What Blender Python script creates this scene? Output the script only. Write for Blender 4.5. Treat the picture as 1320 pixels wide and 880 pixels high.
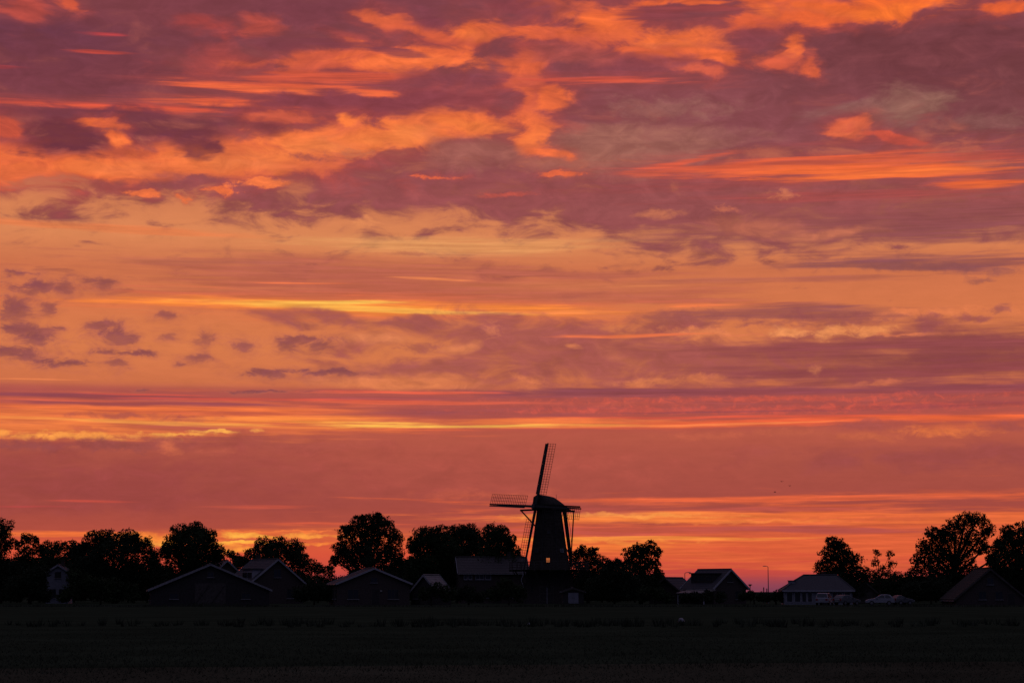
import bpy, bmesh, math, random
from mathutils import Vector, Matrix
R = math.radians
for o in list(bpy.data.objects):
    bpy.data.objects.remove(o, do_unlink=True)
SC = bpy.context.scene
COL = SC.collection

# ------------------------------------------------------------------ camera
FPX = 1320 * 70 / 36.0            # focal length in photograph pixels
HORIZON = 762.0                   # photograph row of the horizon
TILT = math.atan((HORIZON - 440.0) / FPX)
CAM_H = 1.8
cam_data = bpy.data.cameras.new('camera')
cam_data.lens = 70
cam_data.sensor_width = 36
cam_data.clip_start = 0.5
cam_data.clip_end = 20000
cam = bpy.data.objects.new('camera', cam_data)
COL.objects.link(cam)
cam.location = (0, 0, CAM_H)
cam.rotation_euler = (math.pi / 2 + TILT, 0, 0)
SC.camera = cam


def ray(px, py):
    a, b = (px - 660) / FPX, (440 - py) / FPX
    ct, st = math.cos(TILT), math.sin(TILT)
    return Vector((a, ct - b * st, st + b * ct))


def at(px, py, depth):
    """world point seen at a photograph pixel, at a distance along the view axis on the ground"""
    d = ray(px, py)
    return Vector((0, 0, CAM_H)) + d * (depth / d.y)


# ------------------------------------------------------------------ exposure
SC.view_settings.view_transform = 'Standard'
SC.view_settings.look = 'None'
SC.view_settings.exposure = 0.0
SC.view_settings.gamma = 1.0
SC.view_settings.use_curve_mapping = False

# ------------------------------------------------------------------ world: dusk sky with lit cloud layers
SUN_AZ, SUN_EL = R(3.0), R(-1.6)      # the sun has just gone under the horizon, a little right of the mill
world = bpy.data.worlds.new('World')
SC.world = world
world.use_nodes = True
NT = world.node_tree
NT.nodes.clear()


def lin(c):
    def f(v):
        v = v / 255.0
        return v / 12.92 if v <= 0.04045 else ((v + 0.055) / 1.055) ** 2.4
    return (f(c[0]), f(c[1]), f(c[2]), 1.0)


def nd(kind, **kw):
    n = NT.nodes.new(kind)
    for k, v in kw.items():
        setattr(n, k, v)
    return n


def lk(a, b):
    NT.links.new(a, b)


def setin(n, i, v):
    if hasattr(v, 'is_output'):
        lk(v, n.inputs[i])
    else:
        n.inputs[i].default_value = v


def mth(op, a, b=0.0, c=0.0, clamp=False):
    n = nd('ShaderNodeMath', operation=op, use_clamp=clamp)
    setin(n, 0, a); setin(n, 1, b); setin(n, 2, c)
    return n.outputs[0]


def vmth(op, a, b=(0, 0, 0), c=(0, 0, 0)):
    n = nd('ShaderNodeVectorMath', operation=op)
    setin(n, 0, a)
    setin(n, 1, b)
    if op in ('MULTIPLY_ADD',):
        setin(n, 2, c)
    return n


def smooth(v, a, b, lo=0.0, hi=1.0):
    n = nd('ShaderNodeMapRange', interpolation_type='SMOOTHSTEP', clamp=True)
    setin(n, 0, v); setin(n, 1, a); setin(n, 2, b); setin(n, 3, lo); setin(n, 4, hi)
    return n.outputs[0]


def mixc(f, a, b, blend='MIX'):
    n = nd('ShaderNodeMix', data_type='RGBA', blend_type=blend)
    setin(n, 0, f); setin(n, 6, a); setin(n, 7, b)
    return n.outputs[2]


US = FPX / 100.0                       # sky units: about 100 photograph pixels each
tc = nd('ShaderNodeTexCoord')
DIR = vmth('NORMALIZE', tc.outputs['Generated']).outputs[0]
sep = nd('ShaderNodeSeparateXYZ'); lk(DIR, sep.inputs[0])
AZ = mth('ARCTAN2', sep.outputs[0], sep.outputs[1])
EL = mth('ARCSINE', sep.outputs[2])
cmb = nd('ShaderNodeCombineXYZ')
lk(mth('MULTIPLY', AZ, US), cmb.inputs[0]); lk(mth('MULTIPLY', EL, US), cmb.inputs[1])
P = cmb.outputs[0]


def skyp(px, py):
    d = ray(px, py).normalized()
    return math.atan2(d.x, d.y) * US, math.asin(d.z) * US


def noise(sx, sz, detail, rough=0.55, seed=0.0, distort=0.0, color=False, vec=None):
    """cloud noise on the view direction: features about 1/sx by 1/sz sky units"""
    v = vmth('MULTIPLY_ADD', vec or DIR, (sx * US, sx * US, sz * US), (seed, seed * 1.7, seed * 0.6)).outputs[0]
    n = nd('ShaderNodeTexNoise', noise_dimensions='3D')
    lk(v, n.inputs['Vector'])
    n.inputs['Scale'].default_value = 1.0
    n.inputs['Detail'].default_value = detail
    n.inputs['Roughness'].default_value = rough
    n.inputs['Distortion'].default_value = distort
    return n.outputs['Color' if color else 'Fac']


# warped coordinates: billows, streaks, puffs
def warp(sx, sz, detail, seed, ax, ay):
    c = noise(sx, sz, detail, 0.55, seed, color=True)
    v = vmth('MULTIPLY_ADD', c, (ax, ay, 0), (-ax * 0.5, -ay * 0.5, 0)).outputs[0]
    return vmth('ADD', P, v).outputs[0]


WARP = {
    'A': warp(0.9, 2.0, 4, 3.1, 1.1, 0.42),
    'S': warp(0.35, 2.5, 3, 9.7, 1.5, 0.09),
    'F': warp(3.2, 5.0, 3, 17.3, 0.30, 0.16),
}
WARP['G'] = WARP['F']
# edge noises, centred on zero and already scaled
nA = noise(1.3, 3.6, 7, 0.58, 21.0, 0.5)
nS = noise(0.5, 10.0, 6, 0.62, 33.0, 0.2)
nF = noise(3.0, 6.5, 6, 0.66, 47.0, 0.5)
nG2 = noise(7.0, 13.0, 4, 0.66, 59.0, 0.7)
EDGE = {'A': mth('MULTIPLY_ADD', nA, 3.4, -0.7), 'S': mth('MULTIPLY_ADD', nS, 3.8, -0.9), 'F': mth('MULTIPLY_ADD', nF, 4.4, -1.2),
        'G': mth('MULTIPLY_ADD', nG2, 4.6, -1.3)}
# folds inside the clouds: lighter and thinner here, darker and denser there
fA = noise(2.0, 4.4, 6, 0.62, 103.0, 1.0)
fS = noise(0.9, 24.0, 5, 0.62, 113.0, 0.3)
fF = mth('ADD', mth('MULTIPLY', fA, 0.5), mth('MULTIPLY', nG2, 0.5))
FOLD = {'A': mth('MULTIPLY_ADD', mth('ADD', mth('MULTIPLY', fA, 0.88), mth('MULTIPLY', fS, 0.12)), 2.4, -0.7, clamp=True),
        'S': mth('MULTIPLY_ADD', fS, 2.4, -0.7, clamp=True), 'F': mth('MULTIPLY_ADD', fF, 2.4, -0.7, clamp=True)}
FOLD['G'] = FOLD['F']

# sky tone by height above the horizon (rows of the photograph)
rows = [(880, (96, 52, 74)), (764, (118, 62, 84)), (752, (146, 66, 80)), (738, (196, 74, 64)), (715, (216, 84, 58)), (700, (214, 88, 58)),
        (684, (176, 78, 63)), (650, (164, 75, 65)), (600, (170, 81, 68)), (560, (182, 88, 70)), (545, (178, 83, 71)), (506, (176, 85, 76)), (497, (208, 113, 73)),
        (450, (217, 123, 76)), (400, (213, 118, 75)), (350, (206, 114, 76)), (310, (220, 134, 86)), (270, (214, 128, 84)), (235, (196, 108, 80)),
        (160, (160, 84, 78)), (0, (140, 72, 76)), (-300, (110, 66, 78))]
ramp = nd('ShaderNodeValToRGB')
emax = skyp(660, -320)[1]
ramp_in = nd('ShaderNodeMapRange', clamp=True)
emin = skyp(660, 880)[1]
lk(mth('MULTIPLY', EL, US), ramp_in.inputs[0])
ramp_in.inputs[1].default_value = emin; ramp_in.inputs[2].default_value = emax
lk(ramp_in.outputs[0], ramp.inputs[0])
el_ = ramp.color_ramp.elements
while len(el_) > 1:
    el_.remove(el_[-1])
for i, (py, c) in enumerate(rows):
    t = (skyp(660, py)[1] - emin) / (emax - emin)
    e = el_[0] if i == 0 else el_.new(max(0.0, min(1.0, t)))
    e.position = max(0.0, min(1.0, t))
    e.color = lin(c)
COLR = ramp.outputs[0]

PU, DP, MV = (124, 64, 76), (104, 56, 72), (152, 80, 80)
OR, LO, RD = (240, 112, 58), (255, 142, 76), (206, 82, 66)
TN, PE, YE, HY = (164, 108, 92), (232, 160, 98), (255, 178, 72), (255, 222, 112)


CLOUDS = []


def cloud(kind, px, py, hx, hy, col, op=1.0, soft=0.35, tilt=0.0):
    """one cloud patch: centre and half size in photograph pixels, tone, opacity, softness, tilt in degrees (down to the right)"""
    CLOUDS.append((kind, px, py, hx, hy, col, op, soft, tilt))


# the node group of one patch: an ellipse in warped sky coordinates with a noise-eaten edge, laid over what is behind it
PG = bpy.data.node_groups.new('cloud_patch', 'ShaderNodeTree')
for nm, tp in [('Behind', 'NodeSocketColor'), ('Coord', 'NodeSocketVector'), ('Edge', 'NodeSocketFloat'), ('Offset', 'NodeSocketVector'),
               ('Size', 'NodeSocketVector'), ('Low', 'NodeSocketFloat'), ('High', 'NodeSocketFloat'), ('Opacity', 'NodeSocketFloat'), ('Tone', 'NodeSocketColor'), ('Fold', 'NodeSocketFloat')]:
    PG.interface.new_socket(nm, in_out='INPUT', socket_type=tp)
PG.interface.new_socket('Out', in_out='OUTPUT', socket_type='NodeSocketColor')
_keep = NT
NT = PG
gi, go = nd('NodeGroupInput'), nd('NodeGroupOutput')
# the centre hangs on what is behind by a vanishing amount, so that the renderer evaluates the patches one after another
_off = vmth('MULTIPLY_ADD', gi.outputs['Behind'], (1e-7, 1e-7, 0), gi.outputs['Offset']).outputs[0]
_q = vmth('MULTIPLY_ADD', gi.outputs['Coord'], gi.outputs['Size'], _off).outputs[0]
_d = mth('SUBTRACT', gi.outputs['Edge'], vmth('LENGTH', _q).outputs['Value'])
_f = smooth(_d, gi.outputs['Low'], gi.outputs['High'], 0.0, gi.outputs['Opacity'])
_f = mth('MULTIPLY', _f, mth('MULTIPLY_ADD', gi.outputs['Fold'], 0.55, 0.62), clamp=True)
_t = nd('ShaderNodeVectorMath', operation='SCALE')
lk(gi.outputs['Tone'], _t.inputs[0]); lk(mth('MULTIPLY_ADD', _f, 1e-7, mth('MULTIPLY_ADD', gi.outputs['Fold'], 0.40, 0.78)), _t.inputs['Scale'])
lk(mixc(_f, gi.outputs['Behind'], _t.outputs[0]), go.inputs[0])
NT = _keep


def paint(c, behind, warps, edges, folds, tilted):
    kind, px, py, hx, hy, col, op, soft, tilt = c
    cx, cy = skyp(px, py)
    t = R(tilt)
    cx, cy = cx * math.cos(t) - cy * math.sin(t), cx * math.sin(t) + cy * math.cos(t)
    sx, sy = 100.0 / hx, 100.0 / hy
    w = warps[kind]
    if tilt:
        if (kind, tilt) not in tilted:
            m = nd('ShaderNodeMapping', vector_type='POINT')
            lk(w, m.inputs[0])
            m.inputs['Rotation'].default_value = (0, 0, t)
            tilted[kind, tilt] = m.outputs[0]
        w = tilted[kind, tilt]
    g = nd('ShaderNodeGroup', node_tree=PG)
    lk(behind, g.inputs[0]); lk(w, g.inputs[1]); lk(edges[kind], g.inputs[2]); lk(folds[kind], g.inputs[9])
    g.inputs[3].default_value = (-cx * sx, -cy * sy, 0)
    g.inputs[4].default_value = (sx, sy, 0)
    g.inputs[5].default_value = -soft
    g.inputs[6].default_value = soft
    g.inputs[7].default_value = op
    g.inputs[8].default_value = lin(col)
    return g.outputs[0]


REACH = {'A': (60, 26), 'S': (70, 8), 'F': (16, 10), 'G': (16, 10)}


def reach(c):
    kind, px, py, hx, hy, col, op, soft, tilt = c
    t = abs(R(tilt))
    ax, ay = 1.9 * (hx * math.cos(t) + hy * math.sin(t)), 1.9 * (hy * math.cos(t) + hx * math.sin(t))
    wx, wy = REACH[kind]
    return px - ax - wx, px + ax + wx, py - ay - wy, py + ay + wy

#CLOUDS
def bank(px, py, hx, hy, col, tilt=0.0, core=None, kind='A', halo=(176, 76, 70), k=1.0):
    """an underlit bank: reddish thin margin, body, brighter lower side"""
    cloud(kind, px, py - hy * .15, hx * 1.22, hy * 1.5, halo, .6 * k, .9, tilt)
    cloud(kind, px, py, hx, hy, col, .94 * k, .42, tilt)
    if core:
        cloud(kind, px + hx * .05, py + hy * .25, hx * .7, hy * .5, core, .75 * k, .8, tilt)


# ---- high purple sheet and its darker banks
cloud('A', 700, 60, 1500, 190, (124, 64, 72), .97, .4)
cloud('A', 1080, 252, 470, 56, (144, 77, 80), .95, .55)
cloud('A', 640, 240, 400, 38, (142, 75, 80), .95, .5, 2)
cloud('A', 30, 45, 200, 34, (96, 52, 70), .9, .7)
cloud('A', 40, 100, 170, 22, (104, 54, 70), .8, .7)
cloud('A', 240, 18, 180, 24, (124, 62, 70), .7, .7)
cloud('A', 400, 14, 130, 18, (124, 62, 74), .7, .7)
cloud('A', 220, 96, 70, 14, (112, 58, 70), .7, .7)
cloud('A', 1210, 82, 220, 48, (104, 56, 63), .92, .6)
cloud('A', 1150, 66, 150, 32, (114, 60, 66), .9, .6)
cloud('A', 1290, 130, 120, 40, (116, 64, 68), .7, .7)
cloud('A', 930, 150, 160, 44, (140, 76, 82), .7, .8)
# red streaks that run through the sheet
cloud('A', 180, 105, 300, 40, (156, 68, 66), .26, 2.2)
cloud('A', 1200, 78, 230, 34, (134, 62, 66), .2, 2.2)
cloud('A', 800, 130, 500, 60, (150, 84, 84), .22, 2.2)
cloud('A', 600, 245, 500, 26, (164, 80, 76), .4, 1.6)
cloud('A', 1100, 270, 400, 26, (160, 82, 78), .4, 1.6)
cloud('S', 1150, 290, 260, 20, (146, 78, 79), .9, .7)
cloud('S', 1180, 300, 200, 11, (144, 78, 80), .8, .7)
cloud('A', 850, 268, 130, 14, (150, 80, 80), .85, .7)
# grey-tan openings in the sheet
cloud('A', 790, 188, 110, 28, (166, 106, 90), .8, .8)
cloud('A', 720, 205, 60, 14, (170, 104, 88), .7, .8)
cloud('F', 862, 140, 60, 10, (160, 104, 94), .6, .9)
cloud('A', 1168, 136, 46, 20, (154, 106, 92), .85, .7, -14)
cloud('A', 1085, 141, 40, 8, (150, 102, 94), .7, .7)
cloud('F', 1275, 156, 60, 10, (142, 92, 86), .6, .9)
cloud('F', 925, 172, 36, 6, (160, 98, 92), .6, .9)
# ---- lit banks, top left
bank(24, 10, 30, 12, (186, 78, 68))
bank(104, 3, 18, 8, (220, 92, 62))
cloud('A', 262, 34, 36, 9, (180, 72, 66), .8, .8)
cloud('A', 330, 32, 26, 9, (196, 82, 66), .8, .8)
cloud('S', 135, 44, 26, 2, (186, 66, 68), .85, .6)
cloud('S', 128, 69, 34, 3, (206, 78, 64), .95, .5)
cloud('S', 16, 87, 22, 2, (168, 66, 70), .8, .6)
cloud('A', 300, 80, 70, 16, (184, 76, 68), .6, .9)
# ---- lit banks, centre top
bank(496, 31, 26, 12, (236, 106, 62), 14)
bank(560, 46, 60, 8, (232, 102, 62), 8)
bank(615, 38, 56, 14, (242, 110, 58), 0, (255, 126, 62))
bank(450, 80, 110, 14, (224, 98, 64), -3)
bank(545, 76, 80, 16, (240, 108, 62), -2, (250, 120, 66))
cloud('S', 430, 56, 56, 5, (130, 64, 74), .9, .5, 3)
cloud('S', 515, 66, 30, 4, (134, 66, 74), .85, .5, 8)
cloud('A', 360, 58, 36, 10, (126, 62, 72), .8, .6)
cloud('A', 643, 82, 14, 12, (148, 78, 80), .85, .6)
cloud('A', 540, 24, 26, 13, (132, 64, 76), .85, .6)
bank(420, 103, 80, 7, (222, 92, 64), 0, None, 'S')
bank(400, 117, 110, 6, (236, 100, 64), 1, (248, 114, 66), 'S')
cloud('S', 475, 110, 40, 2, (140, 66, 74), .8, .6)
bank(150, 139, 190, 5, (216, 84, 64), 0, (232, 96, 64), 'S')
bank(300, 135, 70, 5, (234, 98, 64), 0, (244, 108, 66), 'S')
# maroon banks below the streak
cloud('A', 200, 152, 260, 10, (118, 58, 70), .9, .5)
cloud('A', 480, 137, 170, 18, (134, 63, 73), 1.0, .45)
cloud('A', 540, 136, 60, 12, (136, 64, 73), .9, .6)
cloud('A', 600, 112, 90, 16, (138, 68, 78), .9, .5)
cloud('A', 620, 128, 60, 14, (140, 70, 76), .8, .6)
# ---- long lit bank from the left edge up to the centre
bank(30, 212, 90, 22, (236, 106, 58), 0, (248, 122, 64))
bank(180, 214, 150, 18, (244, 114, 60), 0, (255, 134, 72))
bank(320, 200, 110, 22, (246, 118, 62), -3, (255, 140, 76))
bank(430, 182, 110, 20, (248, 122, 64), -6, (255, 142, 76))
bank(530, 166, 90, 22, (248, 122, 64), -8, (255, 140, 74))
bank(610, 160, 60, 15, (246, 118, 62), 4, (255, 132, 68))
bank(672, 120, 18, 30, (240, 108, 62), 0)
bank(668, 82, 22, 16, (226, 100, 62))
bank(686, 168, 26, 28, (246, 116, 64), -16, (255, 130, 68))
bank(712, 132, 24, 14, (240, 110, 62))
bank(716, 197, 28, 7, (242, 112, 64), 14)
bank(432, 157, 13, 8, (250, 124, 62))
bank(360, 155, 36, 7, (206, 92, 68))
cloud('A', 480, 134, 110, 11, (136, 64, 73), .95, .5)
cloud('A', 560, 130, 60, 9, (140, 66, 74), .9, .6)
cloud('A', 80, 180, 74, 20, (108, 51, 62), .97, .4)
cloud('A', 222, 170, 62, 18, (114, 55, 66), .97, .42)
cloud('A', 252, 190, 20, 15, (118, 56, 66), .9, .5)
cloud('A', 342, 170, 16, 12, (124, 58, 66), .85, .5)
bank(144, 163, 28, 6, (238, 108, 58))
bank(156, 181, 18, 12, (240, 110, 60), 0, (250, 124, 66))
bank(14, 168, 20, 14, (206, 86, 62))
cloud('A', 605, 198, 54, 14, (164, 96, 86), .92, .6, -4)
cloud('G', 400, 203, 20, 4, (166, 84, 74), .85, .8)
cloud('G', 460, 197, 20, 5, (196, 110, 78), .7, .8)
cloud('G', 160, 198, 24, 4, (190, 86, 62), .8, .8)
# ---- lit banks, upper right
bank(690, 40, 50, 8, (230, 102, 62))
bank(770, 24, 60, 22, (240, 106, 58), 10, (250, 116, 58))
bank(870, 54, 74, 17, (246, 114, 58), 5, (255, 128, 62))
bank(925, 72, 26, 8, (238, 108, 60), 20)
bank(900, 92, 40, 9, (206, 92, 70), 12)
bank(1000, 12, 70, 22, (240, 106, 52), 0, (250, 118, 54))
bank(1130, 9, 120, 13, (244, 108, 48), 0, (255, 122, 50))
bank(960, 30, 30, 12, (222, 96, 60))
bank(1040, 28, 30, 8, (236, 102, 54))
bank(905, 68, 40, 9, (240, 108, 60), 8)
bank(820, 62, 40, 8, (226, 100, 62), 6)
bank(920, 2, 80, 5, (238, 104, 56))
bank(1308, 4, 30, 9, (230, 98, 52))
cloud('S', 832, 18, 40, 8, (140, 66, 72), .95, .5)
cloud('S', 905, 12, 56, 5, (150, 68, 70), .9, .5)
cloud('A', 700, 10, 50, 13, (138, 66, 74), .9, .6)
cloud('A', 966, 54, 28, 11, (140, 68, 76), .85, .6)
cloud('A', 800, 84, 80, 13, (142, 70, 78), .85, .6)
cloud('A', 720, 70, 50, 10, (176, 82, 74), .7, .8)
bank(1020, 68, 13, 15, (236, 106, 60), 0, (246, 118, 64))
cloud('F', 1004, 78, 22, 8, (208, 92, 66), .7, 1.0)
bank(1010, 82, 18, 6, (216, 94, 66))
bank(1046, 86, 9, 11, (228, 100, 62))
cloud('F', 1034, 84, 20, 9, (200, 88, 68), .7, 1.0)
bank(790, 105, 90, 5, (218, 88, 68), 1, (230, 96, 66), 'S')
bank(1098, 166, 24, 11, (234, 106, 68), 0, (244, 118, 74))
bank(1150, 180, 44, 5, (208, 86, 66), 14)
bank(1060, 213, 170, 11, (232, 98, 58), -2, (246, 114, 58), 'S')
bank(1160, 220, 170, 9, (240, 106, 58), 0, (252, 122, 60), 'S')
bank(1270, 238, 60, 8, (236, 102, 54), 0, (246, 112, 54), 'S')
cloud('S', 1260, 200, 90, 7, (186, 80, 68), .8, .7)
cloud('S', 905, 208, 60, 3, (220, 92, 66), .9, .6, -7)
cloud('S', 1060, 210, 50, 2, (176, 80, 70), .8, .7)
cloud('S', 1110, 252, 220, 6, (170, 76, 72), .8, .8)
bank(726, 224, 22, 3, (236, 106, 66), 0, None, 'F')
bank(562, 227, 22, 3, (230, 102, 66), 0, None, 'F')
cloud('F', 655, 251, 30, 2, (204, 88, 72), .8, .8)
cloud('G', 1010, 251, 15, 5, (204, 114, 82), .75, .9)
cloud('G', 935, 271, 12, 4, (202, 110, 82), .7, .9)
cloud('A', 985, 292, 60, 8, (196, 110, 82), .7, .8)
cloud('A', 1075, 300, 50, 5, (204, 116, 84), .7, .8)
# ragged lower edge, left
cloud('F', 130, 240, 26, 5, (156, 76, 72), .85, .7)
cloud('F', 222, 240, 40, 7, (144, 74, 76), .9, .6)
cloud('F', 262, 232, 24, 5, (140, 70, 76), .85, .6)
cloud('A', 330, 252, 90, 10, (150, 78, 80), .85, .6, 5)
bank(185, 249, 24, 4, (244, 118, 66), 0, None, 'F')
bank(285, 246, 28, 5, (240, 114, 64), 0, None, 'F')
bank(238, 256, 12, 3, (240, 116, 66), 0, None, 'F')
bank(340, 236, 30, 5, (246, 122, 68), 0, None, 'F')
# ---- open peach band
cloud('S', 570, 318, 150, 9, (230, 160, 98), .7, .9)
cloud('S', 110, 291, 150, 4, (234, 126, 76), .8, .8, 2)
cloud('S', 90, 284, 40, 2, (178, 104, 82), .7, .7)
cloud('F', 467, 287, 12, 5, (232, 142, 90), .85, .8)
cloud('F', 840, 276, 22, 4, (214, 124, 84), .6, .9)
# mauve veil
cloud('S', 420, 350, 220, 17, (184, 97, 78), .9, .8)
cloud('S', 560, 372, 260, 16, (184, 94, 76), .85, .8)
cloud('S', 330, 377, 190, 11, (190, 98, 76), .8, .8)
cloud('S', 770, 352, 160, 5, (188, 100, 80), .85, .7, 1)
cloud('S', 740, 384, 170, 6, (188, 98, 78), .75, .8)
cloud('F', 530, 326, 24, 2, (182, 104, 82), .7, .8)
cloud('S', 250, 337, 110, 3, (180, 98, 80), .8, .7)
cloud('S', 720, 368, 110, 6, (214, 122, 80), .6, .9)
cloud('S', 550, 359, 40, 2, (244, 138, 82), .95, .6, 2)
cloud('S', 250, 369, 70, 2, (222, 116, 78), .8, .7, 3)
cloud('S', 390, 365, 60, 1, (236, 118, 74), .9, .7)
cloud('S', 185, 368, 36, 2, (218, 114, 78), .7, .8)
cloud('S', 830, 368, 40, 1, (226, 130, 84), .8, .7)
# right: thin purple streaks in the open band
cloud('S', 1200, 340, 140, 9, (142, 80, 82), .95, .6, 2)
cloud('F', 1180, 344, 90, 5, (138, 80, 82), .7, .8, 4)
cloud('S', 1070, 359, 90, 4, (174, 94, 80), .85, .6)
cloud('S', 930, 361, 60, 3, (186, 102, 80), .7, .7)
cloud('F', 1262, 361, 14, 3, (154, 88, 82), .8, .8)
cloud('S', 910, 388, 60, 3, (190, 98, 78), .7, .7)
# ---- bright streak
cloud('S', 500, 398, 320, 12, (232, 112, 66), .7, 1.0, 1)
cloud('S', 500, 398, 290, 7, (252, 140, 60), .95, .6, 1)
cloud('S', 390, 394, 110, 3, (255, 184, 80), .9, .9, 1)
cloud('S', 450, 391, 60, 2, (255, 206, 92), .85, .9)
cloud('S', 560, 402, 110, 2, (255, 182, 82), .9, .9, 1)
cloud('S', 740, 402, 70, 2, (250, 140, 76), .9, .7)
cloud('S', 895, 393, 40, 2, (246, 126, 74), .9, .7)
# ---- broad mauve bank of the middle sky
cloud('A', 1020, 462, 420, 34, (158, 80, 79), .95, .6)
cloud('A', 720, 455, 190, 40, (170, 88, 79), .95, .7)
cloud('S', 1230, 458, 190, 34, (128, 63, 67), .85, .9)
cloud('A', 640, 428, 150, 16, (168, 88, 80), .9, .7)
cloud('A', 540, 474, 130, 9, (168, 88, 80), .9, .7, -3)
cloud('A', 480, 414, 150, 8, (160, 84, 80), .9, .7, 2)
cloud('S', 1010, 405, 150, 8, (150, 82, 82), .95, .6)
cloud('F', 1080, 412, 80, 8, (152, 80, 80), .85, .8)
cloud('F', 880, 412, 60, 8, (156, 84, 80), .8, .8)
cloud('S', 1230, 484, 160, 14, (148, 72, 75), .85, .8)
cloud('A', 840, 440, 80, 16, (164, 85, 79), .85, .8)
cloud('S', 1180, 444, 180, 8, (150, 75, 77), .8, .7)
# gaps in it
cloud('A', 500, 436, 46, 9, (218, 126, 82), .9, .7)
cloud('A', 585, 446, 26, 7, (222, 128, 82), .85, .7, -12)
cloud('A', 500, 490, 80, 9, (220, 124, 78), .9, .6, 4)
cloud('F', 540, 448, 22, 5, (166, 88, 80), .85, .7)
cloud('G', 635, 425, 10, 6, (206, 116, 82), .6, 1.0)
cloud('F', 740, 446, 7, 3, (226, 130, 82), .7, .9)
cloud('A', 806, 462, 24, 10, (196, 108, 80), .65, .9, 24)
cloud('F', 835, 493, 40, 4, (220, 124, 80), .85, .8)
cloud('F', 684, 491, 20, 7, (220, 122, 78), .75, .9)
cloud('F', 900, 429, 40, 6, (226, 128, 82), .9, .6)
cloud('F', 1018, 428, 18, 7, (236, 144, 88), .95, .6)
cloud('F', 1068, 428, 16, 7, (238, 146, 88), .9, .6)
cloud('F', 1124, 426, 36, 6, (238, 144, 86), .9, .6)
cloud('F', 1160, 431, 30, 2, (228, 124, 80), .8, .7)
cloud('F', 960, 432, 26, 2, (220, 120, 80), .8, .7)
cloud('F', 1180, 401, 30, 4, (224, 122, 78), .85, .7)
cloud('F', 1260, 401, 80, 7, (224, 124, 78), .85, .7)
cloud('F', 1255, 410, 18, 4, (160, 84, 80), .9, .7)
cloud('F', 1292, 398, 12, 5, (156, 84, 82), .85, .7)
cloud('F', 1195, 416, 14, 10, (154, 80, 80), .85, .7)
cloud('F', 900, 489, 26, 5, (210, 116, 76), .8, .8)
cloud('F', 1048, 479, 9, 4, (200, 114, 80), .75, .9)
cloud('F', 1143, 494, 22, 3, (208, 110, 78), .75, .8)
cloud('F', 1288, 497, 22, 2, (196, 100, 76), .7, .8)
cloud('S', 810, 432, 86, 2, (244, 120, 72), .95, .6)
# small dark puffs on the left: flat dark tops, ragged thin undersides
for x, y, hx, hy in [(46, 370, 24, 9), (86, 367, 11, 9), (132, 366, 16, 7), (24, 353, 18, 4), (20, 398, 20, 14), (62, 396, 10, 8), (30, 426, 40, 8), (50, 438, 20, 9), (76, 424, 10, 4),
                     (136, 420, 18, 9), (148, 432, 18, 10), (12, 452, 30, 7), (36, 460, 16, 7), (78, 467, 26, 6), (164, 455, 30, 4), (152, 466, 12, 9), (214, 407, 11, 4), (214, 430, 12, 6),
                     (262, 438, 8, 8), (256, 462, 12, 6), (316, 446, 12, 8), (390, 438, 36, 6), (375, 447, 12, 8), (410, 446, 14, 8), (352, 481, 30, 5), (430, 480, 40, 4), (338, 504, 28, 2),
                     (404, 504, 18, 1), (182, 503, 8, 2), (236, 470, 6, 2)]:
    cloud('F', x, y + hy * .25, hx * 1.3, hy * 1.3, (182, 98, 80), .6, 1.2)
    thin = min(1.0, .35 + hx / 40.0)
    cloud('F', x, y, hx, hy * .85, (144, 78, 80), .88 * thin, .5)
    cloud('F', x, y - hy * .2, hx * .7, hy * .35, (132, 70, 78), .6 * thin, .8)
cloud('S', 55, 489, 62, 1, (248, 138, 84), .95, .7)
# ---- streaked band above the low bank, left: glowing with dark lines
cloud('S', 180, 535, 330, 22, (222, 104, 66), .9, .6)
cloud('S', 60, 545, 260, 16, (240, 128, 66), .8, .8)
cloud('S', 120, 510, 190, 3, (138, 68, 82), .95, .6)
cloud('S', 150, 520, 170, 4, (150, 72, 78), .9, .6)
cloud('S', 60, 515, 80, 1, (232, 104, 76), .8, .7)
cloud('S', 330, 514, 150, 2, (224, 90, 70), .9, .6)
cloud('S', 210, 508, 80, 1, (220, 88, 74), .9, .6)
cloud('S', 250, 527, 220, 3, (250, 122, 66), .9, .7)
cloud('F', 160, 535, 42, 3, (176, 86, 74), .85, .7)
cloud('F', 255, 541, 36, 3, (170, 80, 74), .85, .7)
cloud('S', 240, 552, 80, 4, (178, 82, 72), .85, .7, 1)
cloud('F', 110, 552, 26, 3, (200, 96, 70), .7, .8)
cloud('S', 170, 544, 110, 2, (255, 170, 80), .7, 1.0, 1)
cloud('S', 380, 542, 110, 4, (255, 146, 68), .9, .7)
cloud('F', 90, 561, 110, 4, (255, 160, 74), .9, .7)
cloud('F', 230, 560, 34, 2, (255, 172, 78), .85, .7)
cloud('F', 276, 557, 28, 2, (255, 176, 80), .9, .6)
cloud('F', 331, 556, 8, 2, (255, 168, 80), .8, .7)
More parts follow.
